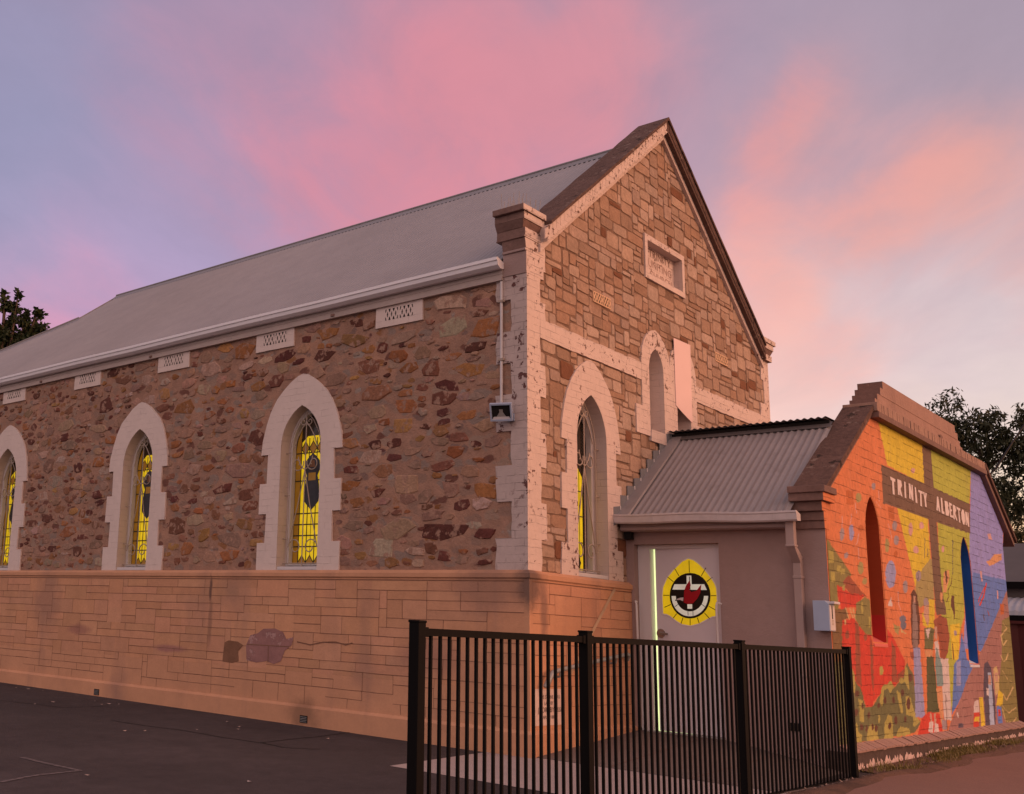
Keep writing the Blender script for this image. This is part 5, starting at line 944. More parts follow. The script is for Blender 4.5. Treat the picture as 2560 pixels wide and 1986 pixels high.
for cn, poly in MURAL: colg[in_poly(wx, wz, poly), :3] = PAL[cn]
OUT = [(PX + .002, .56), (PR - .002, .56), (PR - .002, 3.2), (10.5, 3.44), (9.22, 4.21), (3.99, 4.21), (2.19, 3.06), (2.10, 3.0), (2.10, 2.90), (2.14, 2.8), (PX + .002, 2.72)]
ok = in_poly(PXg, PZg, OUT)
g1 = lambda q: [(q[0] + (x - q[0]) * 1.02, z) for x, z in lancet(*q)]
ok &= ~in_poly(PXg, PZg, g1(M1)) & ~in_poly(PXg, PZg, g1(M2))
nx, nz = PXg.shape
idx = np.arange(nx * nz).reshape(nx, nz)
cell = ok[:-1, :-1] & ok[1:, :-1] & ok[1:, 1:] & ok[:-1, 1:]
q = np.stack([idx[:-1, :-1][cell], idx[1:, :-1][cell], idx[1:, 1:][cell], idx[:-1, 1:][cell]], 1)
used, invq = np.unique(q, return_inverse=True); q = invq.reshape(q.shape)
co = np.stack([PXg.ravel()[used], np.full(len(used), MY - .004), PZg.ravel()[used]], 1)
me = bpy.data.meshes.new('mural'); me.from_pydata(co.tolist(), [], q.tolist())
me.color_attributes.new('paint', 'FLOAT_COLOR', 'POINT').data.foreach_set('color', colg.reshape(-1, 4)[used].ravel())
me.materials.append(m_mural); me.update()
mural = link(bpy.data.objects.new('mural', me), porch, (0, 0, 0))
LETTERS = [[[4.569,3.568],[4.782,3.56],[4.764,3.523],[4.716,3.528],[4.711,3.362],[4.63,3.361],[4.635,3.525],[4.579,3.526]],[[4.864,3.575],[5.025,3.573],[5.046,3.514],[4.975,3.466],[5.035,3.377],[4.962,3.378],[4.909,3.437],[4.924,3.382],[4.845,3.381]],[[5.147,3.582],[5.212,3.579],[5.199,3.374],[5.125,3.376]],[[5.344,3.582],[5.421,3.583],[5.453,3.492],[5.467,3.579],[5.523,3.58],[5.507,3.378],[5.437,3.383],[5.385,3.466],[5.395,3.387],[5.325,3.39]],[[5.604,3.569],[5.661,3.567],[5.683,3.366],[5.598,3.367]],[[5.758,3.551],[5.967,3.549],[5.968,3.517],[5.894,3.517],[5.885,3.344],[5.806,3.347],[5.83,3.519],[5.766,3.52]],[[5.978,3.55],[6.043,3.551],[6.062,3.5],[6.089,3.549],[6.159,3.55],[6.098,3.462],[6.103,3.361],[6.024,3.362],[6.022,3.449]],[[6.647,3.567],[6.717,3.566],[6.763,3.366],[6.684,3.372],[6.673,3.418],[6.648,3.415],[6.649,3.373],[6.566,3.374]],[[6.836,3.574],[6.913,3.571],[6.907,3.395],[6.974,3.393],[6.963,3.358],[6.821,3.36]],[[7.022,3.552],[7.18,3.555],[7.218,3.501],[7.18,3.473],[7.237,3.42],[7.181,3.358],[7.027,3.355]],[[7.253,3.554],[7.4,3.55],[7.399,3.521],[7.328,3.521],[7.326,3.469],[7.393,3.468],[7.385,3.441],[7.325,3.439],[7.322,3.385],[7.424,3.389],[7.422,3.356],[7.253,3.352]],[[7.448,3.546],[7.586,3.541],[7.616,3.48],[7.552,3.434],[7.647,3.339],[7.57,3.337],[7.494,3.408],[7.503,3.34],[7.428,3.342]],[[7.642,3.537],[7.852,3.53],[7.85,3.5],[7.783,3.498],[7.804,3.325],[7.72,3.327],[7.727,3.501],[7.65,3.501]],[[7.959,3.534],[8.049,3.531],[8.088,3.469],[8.077,3.377],[8.018,3.319],[7.939,3.318],[7.884,3.388],[7.886,3.478]],[[8.125,3.518],[8.217,3.518],[8.245,3.434],[8.259,3.522],[8.307,3.522],[8.296,3.312],[8.216,3.315],[8.158,3.415],[8.159,3.324],[8.089,3.328]]]
b = MB()
for l in LETTERS: b.sheet(FM, l, .009, 0)
build('lettering', b, [mat('white_letter_paint', (.70, .60, .58), .7, var=(9, .08))], mural, normals=False)
# the two narrow windows of the mural wall
def mural_window(q, mats_r, split, sill):
    c, w, z0, zs, za = q; o = lancet(*q); n = len(o)
    b = MB(); b.prism(FM, lancet(c, w, z0, zs, za), -.27, -.20, 0, [lancet(c, w - .05, z0 + .06, zs, za - .07)])
    win = build('window', b, [m_iron], porch, (c, MY, z0))
    b = MB()
    for i in range(n):
        p, r = o[i], o[(i + 1) % n]
        if abs(p[0] - r[0]) < 1e-4:
            for k in range(8):
                za_, zb2 = p[1] + (r[1] - p[1]) * k / 8, p[1] + (r[1] - p[1]) * (k + 1) / 8
                b.face([FM(p[0], za_, 0), FM(p[0], zb2, 0), FM(p[0], zb2, -.27), FM(p[0], za_, -.27)], 1 if (za_ + zb2) / 2 < split else 0)
        else: b.face([FM(p[0], p[1], 0), FM(r[0], r[1], 0), FM(r[0], r[1], -.27), FM(p[0], p[1], -.27)], 1 if (p[1] + r[1]) / 2 < split else 0)
    build('reveal', b, mats_r, win, (c, MY, z0), normals=False)
    b = MB(); b.sheet(FM, lancet(c, w - .03, z0 + .03, zs, za - .04), -.235, 0); build('pane', b, [m_dark], win, (c, MY, z0), normals=False)
    b = MB(); pr = [(-.22, z0 + .11), (.012, z0 - .02), (.012, z0 - .05), (-.22, z0 - .05)]
    for (d0, a), (d1, b2) in zip(pr, pr[1:] + pr[:1]): b.face([FM(c - w, a, d0), FM(c + w, a, d0), FM(c + w, b2, d1), FM(c - w, b2, d1)])
    for s in (-1, 1): b.face([FM(c + s * w, z, d) for d, z in pr])
    build('sill', b, [sill], win, (c, MY, z0))
    b = MB()
    for z in [z0 + .1 + .1 * k for k in range(int((za - z0) / .1) - 1)]:
        ww = w - .05 if z < zs else (w - .05) * max(0, 1 - ((z - zs) / (za - zs)) ** 1.6)
        b.tube([FM(c - ww, z, -.19), FM(c + ww, z, -.19)], .005, 5)
    b.tube([FM(c - w + .09, z0 + .1, -.18), FM(c - w + .09, zs + .1, -.18)], .008, 5); b.tube([FM(c, z0 + .1, -.18), FM(c, za - .1, -.18)], .008, 5)
    build('grille', b, [m_iron], win, (c, MY, z0))
m_rorange = mat('burnt_orange_paint', (.38, .055, .015), .6, var=(4, .12)); m_rred = mat('red_paint', (.50, .03, .025), .6, var=(4, .12)); m_rpink = mat('pink_red_paint', (.68, .14, .12), .6)
m_rblue = mat('deep_blue_paint', (.015, .10, .40), .5, var=(4, .12)); m_rsky = mat('pale_sill_paint', (.60, .60, .66), .6)
mural_window(M1, [m_rorange, m_rred], 1.98, m_rpink); mural_window(M2, [m_rblue, m_rblue], 0, m_rsky)
# brick ledge under the mural, on a dark base
b = MB()
nb = 74; bw = (PR + .12 - PX) / nb
for k in range(nb):
    x0 = PX + .0 + k * bw + .004; x1 = x0 + bw - .008; j = random.uniform(-.006, .006)
    vs = [(x0, MY + .02, .575 + j), (x1, MY + .02, .575 + j), (x1, MY - .125, .513 + j), (x0, MY - .125, .513 + j), (x0, MY + .02, .50), (x1, MY + .02, .50), (x1, MY - .122, .492 + j), (x0, MY - .122, .492 + j)]
    b.raw(vs, [(0, 1, 2, 3), (2, 3, 7, 6), (1, 2, 6, 5), (0, 3, 7, 4)], 0)
b.face([(PX, MY + .01, .565), (PR + .12, MY + .01, .565), (PR + .12, MY - .118, .505), (PX, MY - .118, .505)], 1)
build('ledge', b, [mat('ledge_brick', (.36, .225, .19), .9, var=[(3, .15), (20, .2)], bump=(30, .006)), m_joint], porch)
m_base = mat('dark_base_render', (.085, .058, .052), .95, var=[(1.5, .25), (12, .3)], bump=(16, .008))
m_chalk = mat('peeling_white_base', (.60, .45, .42), .95, var=(10, .2))
b = MB(); b.box(PX - .01, PR + .11, MY - .10, MY + .1, .15, .505)
x = PX + .05
while x < PR:                                          # ragged remains of white paint along the ground
    l = random.uniform(.15, .75)
    if random.random() < .9:
        n = int(l / .03) + 2
        top = [(x + l * i / n, gz(x, -2.3) + .045 + random.uniform(.0, .06) * max(0, math.sin(math.pi * i / n)) ** .3 * (1.2 if x < 4 else .7)) for i in range(n + 1)]
        b.sheet(lambda a, z, d: (a, MY - .10 - d, z), [(x, gz(x, -2.3) - .05)] + top + [(x + l, gz(x, -2.3) - .05)], .004, 1)
    x += l + random.uniform(.0, .18)
build('base', b, [m_base, m_chalk], porch)
# ---- parapet of the mural wall
b = MB()
def slab(x0, z0, x1, z1, t, y0, y1, mt=0, n=10):
    for i in range(n):
        f0, f1 = i / n, (i + 1) / n
        xa, xb, za, zb = x0 + (x1 - x0) * f0, x0 + (x1 - x0) * f1, z0 + (z1 - z0) * f0, z0 + (z1 - z0) * f1
        b.raw([(xa, y0, za), (xb, y0, zb), (xb, y1, zb), (xa, y1, za), (xa, y0, za - t), (xb, y0, zb - t), (xb, y1, zb - t), (xa, y1, za - t)], [(0, 1, 2, 3), (4, 5, 6, 7), (0, 1, 5, 4), (2, 3, 7, 6)] + ([(0, 3, 7, 4)] if i == 0 else []) + ([(1, 2, 6, 5)] if i == n - 1 else []), mt)
slab(2.10, 3.14, 3.99, 4.365, .07, MY - .05, -1.90)
slab(2.15, 3.085, 3.97, 4.265, .05, MY - .02, -1.95, 1)
o = build('coping', b, [m_cope, m_kneel], porch); b = MB()
slab(9.23, 4.365, 10.92, 3.37, .07, MY - .10, -1.90, 0); slab(9.23, 4.29, 10.86, 3.33, .09, MY - .07, -1.95, 1)
build('coping', b, [m_cope, m_kneel], porch)
b = MB(); b.box(3.96, 9.25, MY - .10, -1.90, 4.185, 4.255, 0)
nb = 58; bw = (9.27 - 3.94) / nb
for k in range(nb):
    j = random.uniform(-.006, .006); b.box(3.94 + k * bw + .004, 3.94 + (k + 1) * bw - .004, MY - .085 + j, -1.90, 4.262, 4.372 + j, 1)
b.box(3.96, 9.25, MY - .07, -1.91, 4.25, 4.366, 2)
m_pbrick = mat('parapet_brick', (.36, .225, .175), .92, var=[(2.2, .15), (14, .2)], bump=[(20, .008)], streak=(5, (.2, .12, .1), .5))
build('cornice', b, [m_kneel, m_pbrick, m_joint], porch, bevel=.004)
b = MB()
m_pcem = mat('parapet_cement', (.37, .225, .18), .92, var=[(1.6, .12), (12, .12)], bump=[(18, .008)], streak=(4, (.22, .13, .11), .55))
for z0, z1, xl, xr2 in ((4.37, 4.47, 4.22, 8.33), (4.47, 4.55, 4.33, 8.22), (4.55, 4.645, 4.45, 8.10), (4.645, 4.745, 4.57, 7.98)):
    b.box(xl, xr2, MY + .002 * (z0 * 10 % 3), -1.90, z0, z1, 0)
b.sheet(FM, [(7.05, 4.48), (7.18, 4.47), (7.22, 4.44), (7.12, 4.42), (7.04, 4.45)], .012, 1)
o = build('parapet_block', b, [m_pcem, m_kneel], porch)
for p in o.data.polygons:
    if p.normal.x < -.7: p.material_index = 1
# left kneeler
b = MB()
for z0, z1, x0, f in ((3.08, 3.15, 1.985, .075), (2.995, 3.08, 2.01, .05), (2.895, 2.995, 2.075, .012), (2.80, 2.895, 2.12, .012), (2.715, 2.80, 2.14, .008)):
    b.box(x0, 2.36 if z0 > 2.99 else 2.2, MY - f, -1.89 if z0 > 2.7 else -1.92, z0, z1, 0)
o = build('kneeler', b, [m_kneel, m_pbase], porch, (2.17, MY, 2.7), bevel=.006)
for p in o.data.polygons:
    if p.normal.y < -.7 and p.center.z < .36: p.material_index = 1
# ---- door wall
DA0, DA1, DZ0, DZ1 = .10, 1.08, .47, 2.590
b = MB(); b.prism(FD, [(-.03, .22), (-MY - .285, .22), (-MY - .285, 2.80), (-.03, 2.80)], -.25, 0, 0, [[(DA0, DZ0), (DA1, DZ0), (DA1, DZ1), (DA0, DZ1)]])
build('side_wall', b, [m_render], porch)
b = MB(); b.box(PR - .25, PR, MY + .3, .0, .22, 3.1); b.box(W_ + .05, PR - .25, -.25, 0, .22, 4.1); build('rear_wall', b, [m_render], porch)
# door: white frame, leaf standing ajar, lit hall behind the gap
b = MB()
b.prism(FD, [(DA0 + .002, DZ0 + .03), (DA0 + .145, DZ0 + .03), (DA0 + .145, DZ1 - .045), (DA1 - .002, DZ1 - .045), (DA1 - .002, DZ1 - .002), (DA0 + .002, DZ1 - .002)], -.20, -.10, 0)
door_frame = None
LA0, LA1, LZ0, LZ1 = .288, 1.078, .512, 2.552
ang = R(3.0); hx = LA1
def FDD(a, b_, d):                                     # in the plane of the door leaf, hinged at its far edge
    u = a - hx
    return FD(hx + u * math.cos(ang) - (d + .03) * math.sin(ang) * 0, b_, -.105 + d + u * math.sin(ang))
b2 = MB(); b2.prism(FDD, [(LA0, LZ0), (LA1, LZ0), (LA1, LZ1), (LA0, LZ1)], -.04, 0, 0)
door = build('door', b2, [m_door], porch, (PX, -.68, .5), bevel=.003)
build('frame', b, [m_white], door)
b = MB(); b.box(PX - .06, PX + .30, -DA1, -DA0, .40, .498, 0); b.box(PX - .02, PX + .12, -DA1, -DA0 - .1, .498, .508, 1)
build('threshold', b, [m_slab, m_steel], door)
EMB = {"glass":[[0.686,2.434],[0.75,2.416],[0.817,2.365],[0.866,2.315],[0.946,2.215],[0.985,2.149],[1.002,2.099],[1.005,2.017],[1.001,1.795],[0.938,1.785],[0.887,1.759],[0.793,1.707],[0.686,1.678],[0.588,1.691],[0.528,1.723],[0.451,1.779],[0.407,1.799],[0.363,1.802],[0.36,2.007],[0.372,2.109],[0.429,2.221],[0.512,2.311],[0.611,2.4]],"disc":[[0.93,2.018],[0.923,1.962],[0.903,1.909],[0.874,1.861],[0.835,1.82],[0.79,1.789],[0.739,1.769],[0.686,1.761],[0.633,1.766],[0.583,1.783],[0.538,1.812],[0.501,1.852],[0.474,1.899],[0.457,1.953],[0.453,2.011],[0.461,2.068],[0.481,2.123],[0.511,2.172],[0.551,2.213],[0.598,2.244],[0.65,2.263],[0.704,2.269],[0.757,2.263],[0.806,2.244],[0.85,2.214],[0.885,2.174],[0.911,2.127],[0.927,2.074]],"bar":[[0.515,2.141],[0.864,2.143],[0.891,2.08],[0.489,2.081]],"top":[[0.662,2.239],[0.718,2.239],[0.719,2.142],[0.661,2.142]],"bot":[[0.66,1.919],[0.717,1.92],[0.716,1.87],[0.66,1.869]],"U":[[0.904,2.015],[0.901,1.99],[0.896,1.965],[0.889,1.941],[0.879,1.918],[0.867,1.896],[0.853,1.875],[0.837,1.856],[0.819,1.839],[0.799,1.824],[0.778,1.811],[0.756,1.801],[0.733,1.793],[0.709,1.788],[0.685,1.786],[0.662,1.787],[0.638,1.79],[0.615,1.797],[0.593,1.806],[0.573,1.818],[0.554,1.832],[0.536,1.848],[0.52,1.867],[0.507,1.887],[0.496,1.91],[0.487,1.933],[0.481,1.958],[0.478,1.983],[0.477,2.008],[0.528,2.009],[0.529,1.99],[0.531,1.971],[0.536,1.952],[0.542,1.934],[0.551,1.918],[0.561,1.902],[0.573,1.888],[0.586,1.875],[0.601,1.864],[0.617,1.855],[0.634,1.849],[0.651,1.844],[0.669,1.841],[0.687,1.84],[0.705,1.842],[0.724,1.845],[0.741,1.851],[0.758,1.859],[0.774,1.869],[0.79,1.88],[0.803,1.893],[0.816,1.908],[0.827,1.923],[0.836,1.94],[0.844,1.958],[0.849,1.976],[0.853,1.995],[0.855,2.014]],"dove":[[0.699,2.188],[0.708,2.129],[0.691,2.079],[0.712,2.054],[0.772,2.071],[0.832,2.143],[0.818,2.047],[0.777,1.98],[0.725,1.929],[0.664,1.921],[0.617,1.939],[0.622,1.994],[0.63,2.07],[0.654,2.129]],"head":[[0.522,1.958],[0.545,1.982],[0.58,1.993],[0.625,1.998],[0.615,1.947],[0.579,1.962]],"rays":[[[0.936,2.018],[1.003,2.019]],[[0.906,1.901],[0.989,1.858]],[[0.853,1.829],[0.916,1.757]],[[0.77,1.773],[0.794,1.698]],[[0.686,1.755],[0.683,1.679]],[[0.603,1.768],[0.573,1.69]],[[0.53,1.811],[0.474,1.745]],[[0.462,1.912],[0.375,1.875]],[[0.447,2.015],[0.367,2.015]],[[0.502,2.17],[0.423,2.232]],[[0.572,2.235],[0.512,2.339]],[[0.695,2.275],[0.696,2.429]],[[0.832,2.236],[0.896,2.338]],[[0.894,2.172],[0.966,2.228]]]}
b = MB()
def mid(k, d, mt): b.sheet(FDD, EMB[k], d, mt)
mid('glass', .004, 0)
g = EMB['glass']; b.strip(FDD, g + g[:1], .012, .006, 6)
for p, r in EMB['rays']: b.strip(FDD, [p, (p[0] + (r[0] - p[0]) * .86, p[1] + (r[1] - p[1]) * .86)], .008, .006, 1)
mid('disc', .007, 1)
for k in ('U', 'bar', 'top', 'bot'): mid(k, .009, 2)
c0 = EMB['disc']; xm = sum(p[0] for p in c0) / len(c0); zm = sum(p[1] for p in c0) / len(c0)
b.strip(FDD, [(xm + .004, zm + .21), (xm + .006, zm - .02)], .009, .0105, 1)
for dx in (-.028, .03): b.strip(FDD, [(xm + dx, zm - .15), (xm + dx, zm - .22)], .006, .0105, 1)
for t in (215, 325): b.strip(FDD, [(xm + .15 * math.cos(R(t)), zm + .15 * math.sin(R(t))), (xm + .22 * math.cos(R(t)), zm + .22 * math.sin(R(t)))], .006, .0105, 1)
mid('dove', .0112, 3); mid('head', .0125, 4)
hd = EMB['head']; b.strip(FDD, hd + hd[:1], .007, .0132, 1)
m_wglass = mat('lit_white_glass', (.60, .60, .52), .35, emit=((.78, .76, .62), .30))
m_rglass = mat('red_glass', (.28, .004, .012), .3, emit=((.35, .0, .01), .08))
m_dyg = mat('door_yellow_glass', (.55, .40, .02), .3, emit=((.90, .60, .008), .40), var=(5, .15))
m_bglass = mat('black_glass', (.005, .005, .005), .3)
build('leadlight', b, [m_dyg, m_bglass, m_wglass, m_rglass, m_white, m_white, m_gutter], door, (PX, -.68, .5), normals=False)
b = MB()
b.tube([FDD(.335, 1.585, 0), FDD(.335, 1.585, .012)], .05, 16); b.tube([FDD(.335, 1.585, .012), FDD(.335, 1.585, .06)], .018, 10); b.tube([FDD(.335, 1.585, .055), FDD(.44, 1.578, .06)], .013, 8)
build('handle', b, [m_chrome], door, (PX, -.34, 1.58))
for a in (.125, 1.056):
    b = MB(); b.tube([FD(a, 1.925, 0) if a < .5 else FD(a + .03, 1.925, 0), FD(a + .004, 1.935, .05), FD(a + .02 if a < .5 else a, 1.90, .055), FD(a + .025 if a < .5 else a, 1.48, .055), FD(a + .012, 1.45, .05), FD(a if a < .5 else a + .03, 1.455, 0)], .013, 8)
    build('grab_rail', b, [m_white], porch, (PX, -a, 1.45))
b = MB(); b.prism(FD, [(.03, .45), (.6, .45), (.6, DZ1 + .02), (.03, DZ1 + .02)], -.29, -.275, 0)
m_hall = mat('lit_hall', (.6, .62, .45), .8, emit=((.80, .89, .42), 1.0))
build('lit_hall', b, [m_hall], porch, normals=False)
# ---- porch roof
b = MB()
X0, Z0_, X1, Z1_ = 1.90, 2.872, 3.44, 4.045
ps = (Z1_ - Z0_) / (X1 - X0); pn = Vector((-ps, 0, 1)).normalized()
corrugated(b, lambda s: (X0, s, Z0_ + .004 * math.sin(s * 3)), lambda s: (X1, s, Z1_), -1.93, -.03, .0762, .0095, pn)
corrugated(b, lambda s: (3.35, s, 4.125), lambda s: (9.2, s, 4.13), -1.90, -.03, .0762, .0095, (0, 0, 1))
b.face([(9.15, -1.93, 4.1), (9.15, -.02, 4.1), (10.6, -.02, 3.05), (10.6, -1.93, 3.05)])
proof = build('roof', b, [m_proof], porch, normals=False)
for k in range(3):                                     # roofing screws
    pass
b = MB(); b.box(3.43, 9.1, -1.9, -.03, 4.03, 4.10, 0)  # near-black box stands in for the shadow under the sheet's overhang
b.raw([(3.36, -1.93, 4.005), (3.36, -.03, 4.005), (3.46, -.03, 4.085), (3.46, -1.93, 4.085)], [(0, 1, 2, 3)], 1)
build('roof_shade_cap', b, [m_sillm, mat('dull_capping', (.12, .105, .105), .6)], proof, normals=False)
b = MB()
up_ = pn * .022
def rp(x, y, l=1): return tuple(Vector((x, y, Z0_ + ps * (x - X0))) + up_ * l)
b.face([rp(X0 - .01, -.165), rp(X1, -.165), rp(X1, -.022), rp(X0 - .01, -.022)], 0)
b.face([rp(X0 - .01, -.165), rp(X1, -.165), rp(X1, -.175, 0), rp(X0 - .01, -.175, 0)], 0)
pts = [(1.84, 2.86)]; x = 1.84; z = 2.86 + .10; nst = 9; dx = (3.44 - 1.84) / nst
for k in range(nst):
    pts.append((x, z + random.uniform(-.01, .01))); x += dx; 
    zn = 2.96 + ps * (x - 1.84) 
    pts.append((x + random.uniform(-.012, .012), z + .015)); z = zn + random.uniform(-.008, .008)
top = pts[1:]; 
for k in range(nst):
    (xa, za), (xb, zb) = top[2 * k], top[2 * k + 1]
    b.prism(FF, [(xa, Z0_ + ps * (xa - X0) - .05), (xb, Z0_ + ps * (xb - X0) - .05), (xb + .012, Z0_ + ps * (xb - X0) + .09), (xb, zb + .05), (xa, za + .045)], .022, .030 + .002 * (k % 2), 1)
    b.strip(FF, [(xb - .004, zb + .05), (xb + .004, zb - .06)], .014, .0335, 2)
build('flashing', b, [m_proof, m_lead, m_gutter], proof, normals=False)
b = MB(); gt = lambda y: .032 + .018 * y + .006 * math.sin(y * 5)
run_y(b, [(1.955, 2.78), (1.86, 2.775), (1.845, 2.79), (1.835, 2.855), (1.825, 2.862), (1.825, 2.88), (1.85, 2.88), (1.955, 2.85)], -2.02, -.012, gt, n=14)
for y in (-.5, -1.22, -1.8): run_y(b, [(1.955, 2.777), (1.858, 2.772), (1.842, 2.79), (1.832, 2.855), (1.822, 2.862), (1.822, 2.884), (1.85, 2.884)], y, y + .018, gt, n=1)
build('gutter', b, [m_pgutter], porch)
b = MB(); run_y(b, [(1.985, 2.83), (1.985, 2.765), (1.975, 2.76), (1.975, 2.728), (2.0, 2.728), (2.0, 2.72), (2.165, 2.72), (2.165, 2.83)], -1.90, -.035, lambda y: .01 + .006 * y)
b.box(2.06, 2.14, -.12, -.04, 2.64, 2.725, 1)
build('fascia', b, [mat('mauve_fascia', (.36, .27, .255), .65, var=(5, .1)), m_sillm], porch)
b = MB()
def dbox(x0, x1, y0, y1, z0, z1): b.box(x0, x1, y0, y1, z0, z1)
b.box(1.925, 2.005, -1.955, -1.872, 2.52, 2.80)
b.raw([(1.925, -1.872, 2.52), (2.005, -1.872, 2.52), (2.005, -1.955, 2.52), (1.925, -1.955, 2.52), (2.088, -1.872, 2.36), (2.166, -1.872, 2.42), (2.166, -1.955, 2.42), (2.088, -1.955, 2.36)], [(0, 1, 2, 3), (4, 5, 6, 7), (0, 1, 5, 4), (1, 2, 6, 5), (2, 3, 7, 6), (3, 0, 4, 7)])
b.box(1.915, 2.015, -1.962, -1.866, 2.515, 2.54)
b.box(2.09, 2.168, -1.95, -1.872, .50, 2.40)
for z in (1.2, 2.2): b.box(2.083, 2.170, -1.958, -1.864, z, z + .03)
build('downpipe', b, [mat('downpipe_paint', (.37, .275, .255), .6, var=(4, .12), spots=[((.2, .12, .1), 10, .68)])], porch, bevel=.006)
b = MB(); b.prism(FD, [(1.72, .66), (1.88, .66), (1.88, .74), (1.72, .74)], -.01, .012); build('floor_vent', b, [m_sillm], porch)

mb_ = thing('mailbox', 'pale blue metal mailbox with a slot on the porch corner beside the mural', 'mailbox', (2.08, -2.14, 1.68))
b = MB(); x0, x1, y0, y1, z0, z1 = 2.0, 2.166, -2.225, -2.075, 1.675, 1.975
b.raw([(x0, y0, z0), (x1, y0, z0), (x1, y1, z0), (x0, y1, z0), (x0, y0, z1 - .035), (x1, y0, z1 - .035), (x1, y1, z1), (x0, y1, z1), (x0, y0 + .035, z1), (x1, y0 + .035, z1)], [(0, 1, 2, 3), (0, 1, 5, 4), (1, 2, 6, 9, 5), (2, 3, 7, 6), (3, 0, 4, 8, 7), (4, 5, 9, 8), (8, 9, 6, 7)])
body = build('body', b, [m_box], mb_, (2.08, -2.14, 1.68), bevel=.003)
for p in body.data.polygons: pass
b = MB(); b.box(x0 + .02, x1 + .025, y0 - .05, y0 + .03, z1 - .03, z1 - .006); build('lid', b, [m_white], mb_, (2.08, -2.2, 1.95), bevel=.002)
b = MB(); b.box(x0 + .012, x1 - .004, y0 - .004, y0 + .002, z0 + .008, z1 - .045, 0); b.box(x0 + .07, x0 + .09, y0 - .007, y0 - .003, z0 + .12, z1 - .045, 1)
for k in range(4): b.box(x0 + .06, x0 + .115, y0 - .0065, y0 - .003, z0 + .062 + .014 * k, z0 + .068 + .014 * k, 2)
build('slot_plate', b, [mat('mailbox_plate', (.62, .56, .54), .5), m_sillm, m_iron], mb_, (2.08, -2.225, 1.7))
CAB = [[9.91,-2.12,4.21],[10.4,-2.19,4.45],[11.56,-2.2,4.98],[13.0,-2.18,5.57],[19.13,-2.34,8.39],[28.41,-3.2,12.86]]
b = MB()
pts = []
for (p0, p1) in zip(CAB, CAB[1:]):
    for k in range(6): pts.append(Vector(p0).lerp(Vector(p1), k / 6))
pts.append(Vector(CAB[-1])); pts[0] = Vector((9.9, -2.15, 3.93))
b.tube(pts, [.016 if i < 12 else .013 for i in range(len(pts))], 6)
o = build('power_cable', b, [m_black], None, tuple(CAB[0])); tag(o, 'black overhead cable rising from the right slope of the mural gable', 'cable')

# ------------------------------------------------------------------ black fence along the street
fence = thing('metal_fence', 'black vertical bar metal fence with square posts in front of the porch', 'fence', (-1.6, -2.4, .25))
FY = -2.40; posts = [-5.09, -3.28, -.76, 1.88]; FT = 1.500
for i, x in enumerate(posts):
    b = MB(); b.box(x - .0325, x + .0325, FY - .0325, FY + .0325, gz(x, FY) - .1, 1.535 - .004 * i, 0); b.box(x - .036, x + .036, FY - .036, FY + .036, 1.528 - .004 * i, 1.541 - .004 * i, 0)
    build('post', b, [m_black], fence, (x, FY, .2), bevel=.003)
for x0, x1 in zip(posts, posts[1:]):
    b = MB(); xa, xb = x0 + .0335, x1 - .0335
    zb = .27
    b.box(xa, xb, FY - .019, FY + .019, FT - .04, FT); b.box(xa, xb, FY - .019, FY + .019, zb, zb + .04)
    for xq in (xa, xb - .035):
        for z in (FT - .046, zb - .006): b.box(xq, xq + .035, FY - .024, FY + .024, z, z + .052)
    n = int(round((xb - xa) / .0885))
    for k in range(1, n):
        x = xa + (xb - xa) * k / n; b.box(x - .008, x + .008, FY - .008, FY + .008, zb + .039, FT - .039)
    build('panel', b, [m_black], fence, ((x0 + x1) / 2, FY, .25))

# ------------------------------------------------------------------ behind the porch: neighbour's fence, house, trees
b = MB()
n = 60
for i in range(n):
    y0, y1 = -5 + 7 * i / n, -5 + 7 * (i + 1) / n; d0, d1 = (0, .03) if i % 2 else (.03, 0)
    b.face([(13.4 + d0, y0, .2), (13.4 + d1, y1, .2), (13.4 + d1, y1, 2.12), (13.4 + d0, y0, 2.12)])
b.box(13.36, 13.46, -5, 2, 2.10, 2.15, 0)
o = build('sheet_fence', b, [mat('red_sheet_metal', (.085, .018, .016), .6, var=(3, .2))], None, (13.4, -1.5, .2)); tag(o, 'dark red ribbed sheet metal fence right of the mural wall', 'fence')
hs = thing('house', 'grey roofed neighbouring house showing behind the right end of the porch', 'house', (19, 1, .3))
b = MB(); b.box(16.6, 24, -4.5, 6, .3, 2.75); build('wall', b, [mat('house_wall', (.12, .085, .07), .9, var=(3, .2))], hs)
b = MB()
b.raw([(16.1, -5, 2.98), (24.5, -5, 2.98), (24.5, 6.5, 2.98), (16.1, 6.5, 2.98), (18.4, -2.2, 3.95), (22.0, -2.2, 3.95), (22.0, 3.6, 3.95), (18.4, 3.6, 3.95)], [(0, 1, 5, 4), (1, 2, 6, 5), (2, 3, 7, 6), (3, 0, 4, 7), (4, 5, 6, 7)])
build('roof', b, [mat('house_roof', (.095, .082, .078), .7, var=(2, .15))], hs)
b = MB(); b.box(16.0, 16.14, -5.05, 6.5, 2.86, 2.99); build('gutter', b, [m_black], hs)
b = MB(); b.box(16.14, 16.6, -4.9, 6.4, 2.68, 2.86); build('fascia', b, [mat('house_fascia', (.10, .085, .08), .8)], hs)
b = MB()
for k in range(6):
    t0, t1 = R(15 * k), R(15 * (k + 1)); p0, p1 = (16.55 - 1.5 * math.sin(t0) , 2.28 + .42 * math.cos(t0)), (16.55 - 1.5 * math.sin(t1), 2.28 + .42 * math.cos(t1))
    corrugated(b, lambda s: (p0[0], s, p0[1]), lambda s: (p1[0], s, p1[1]), -4.6, 5.6, .12, .012, (0, 0, 1))
build('veranda_roof', b, [mat('galvanised_veranda', (.33, .33, .36), .45, var=(3, .15), spec=.6)], hs, normals=False)
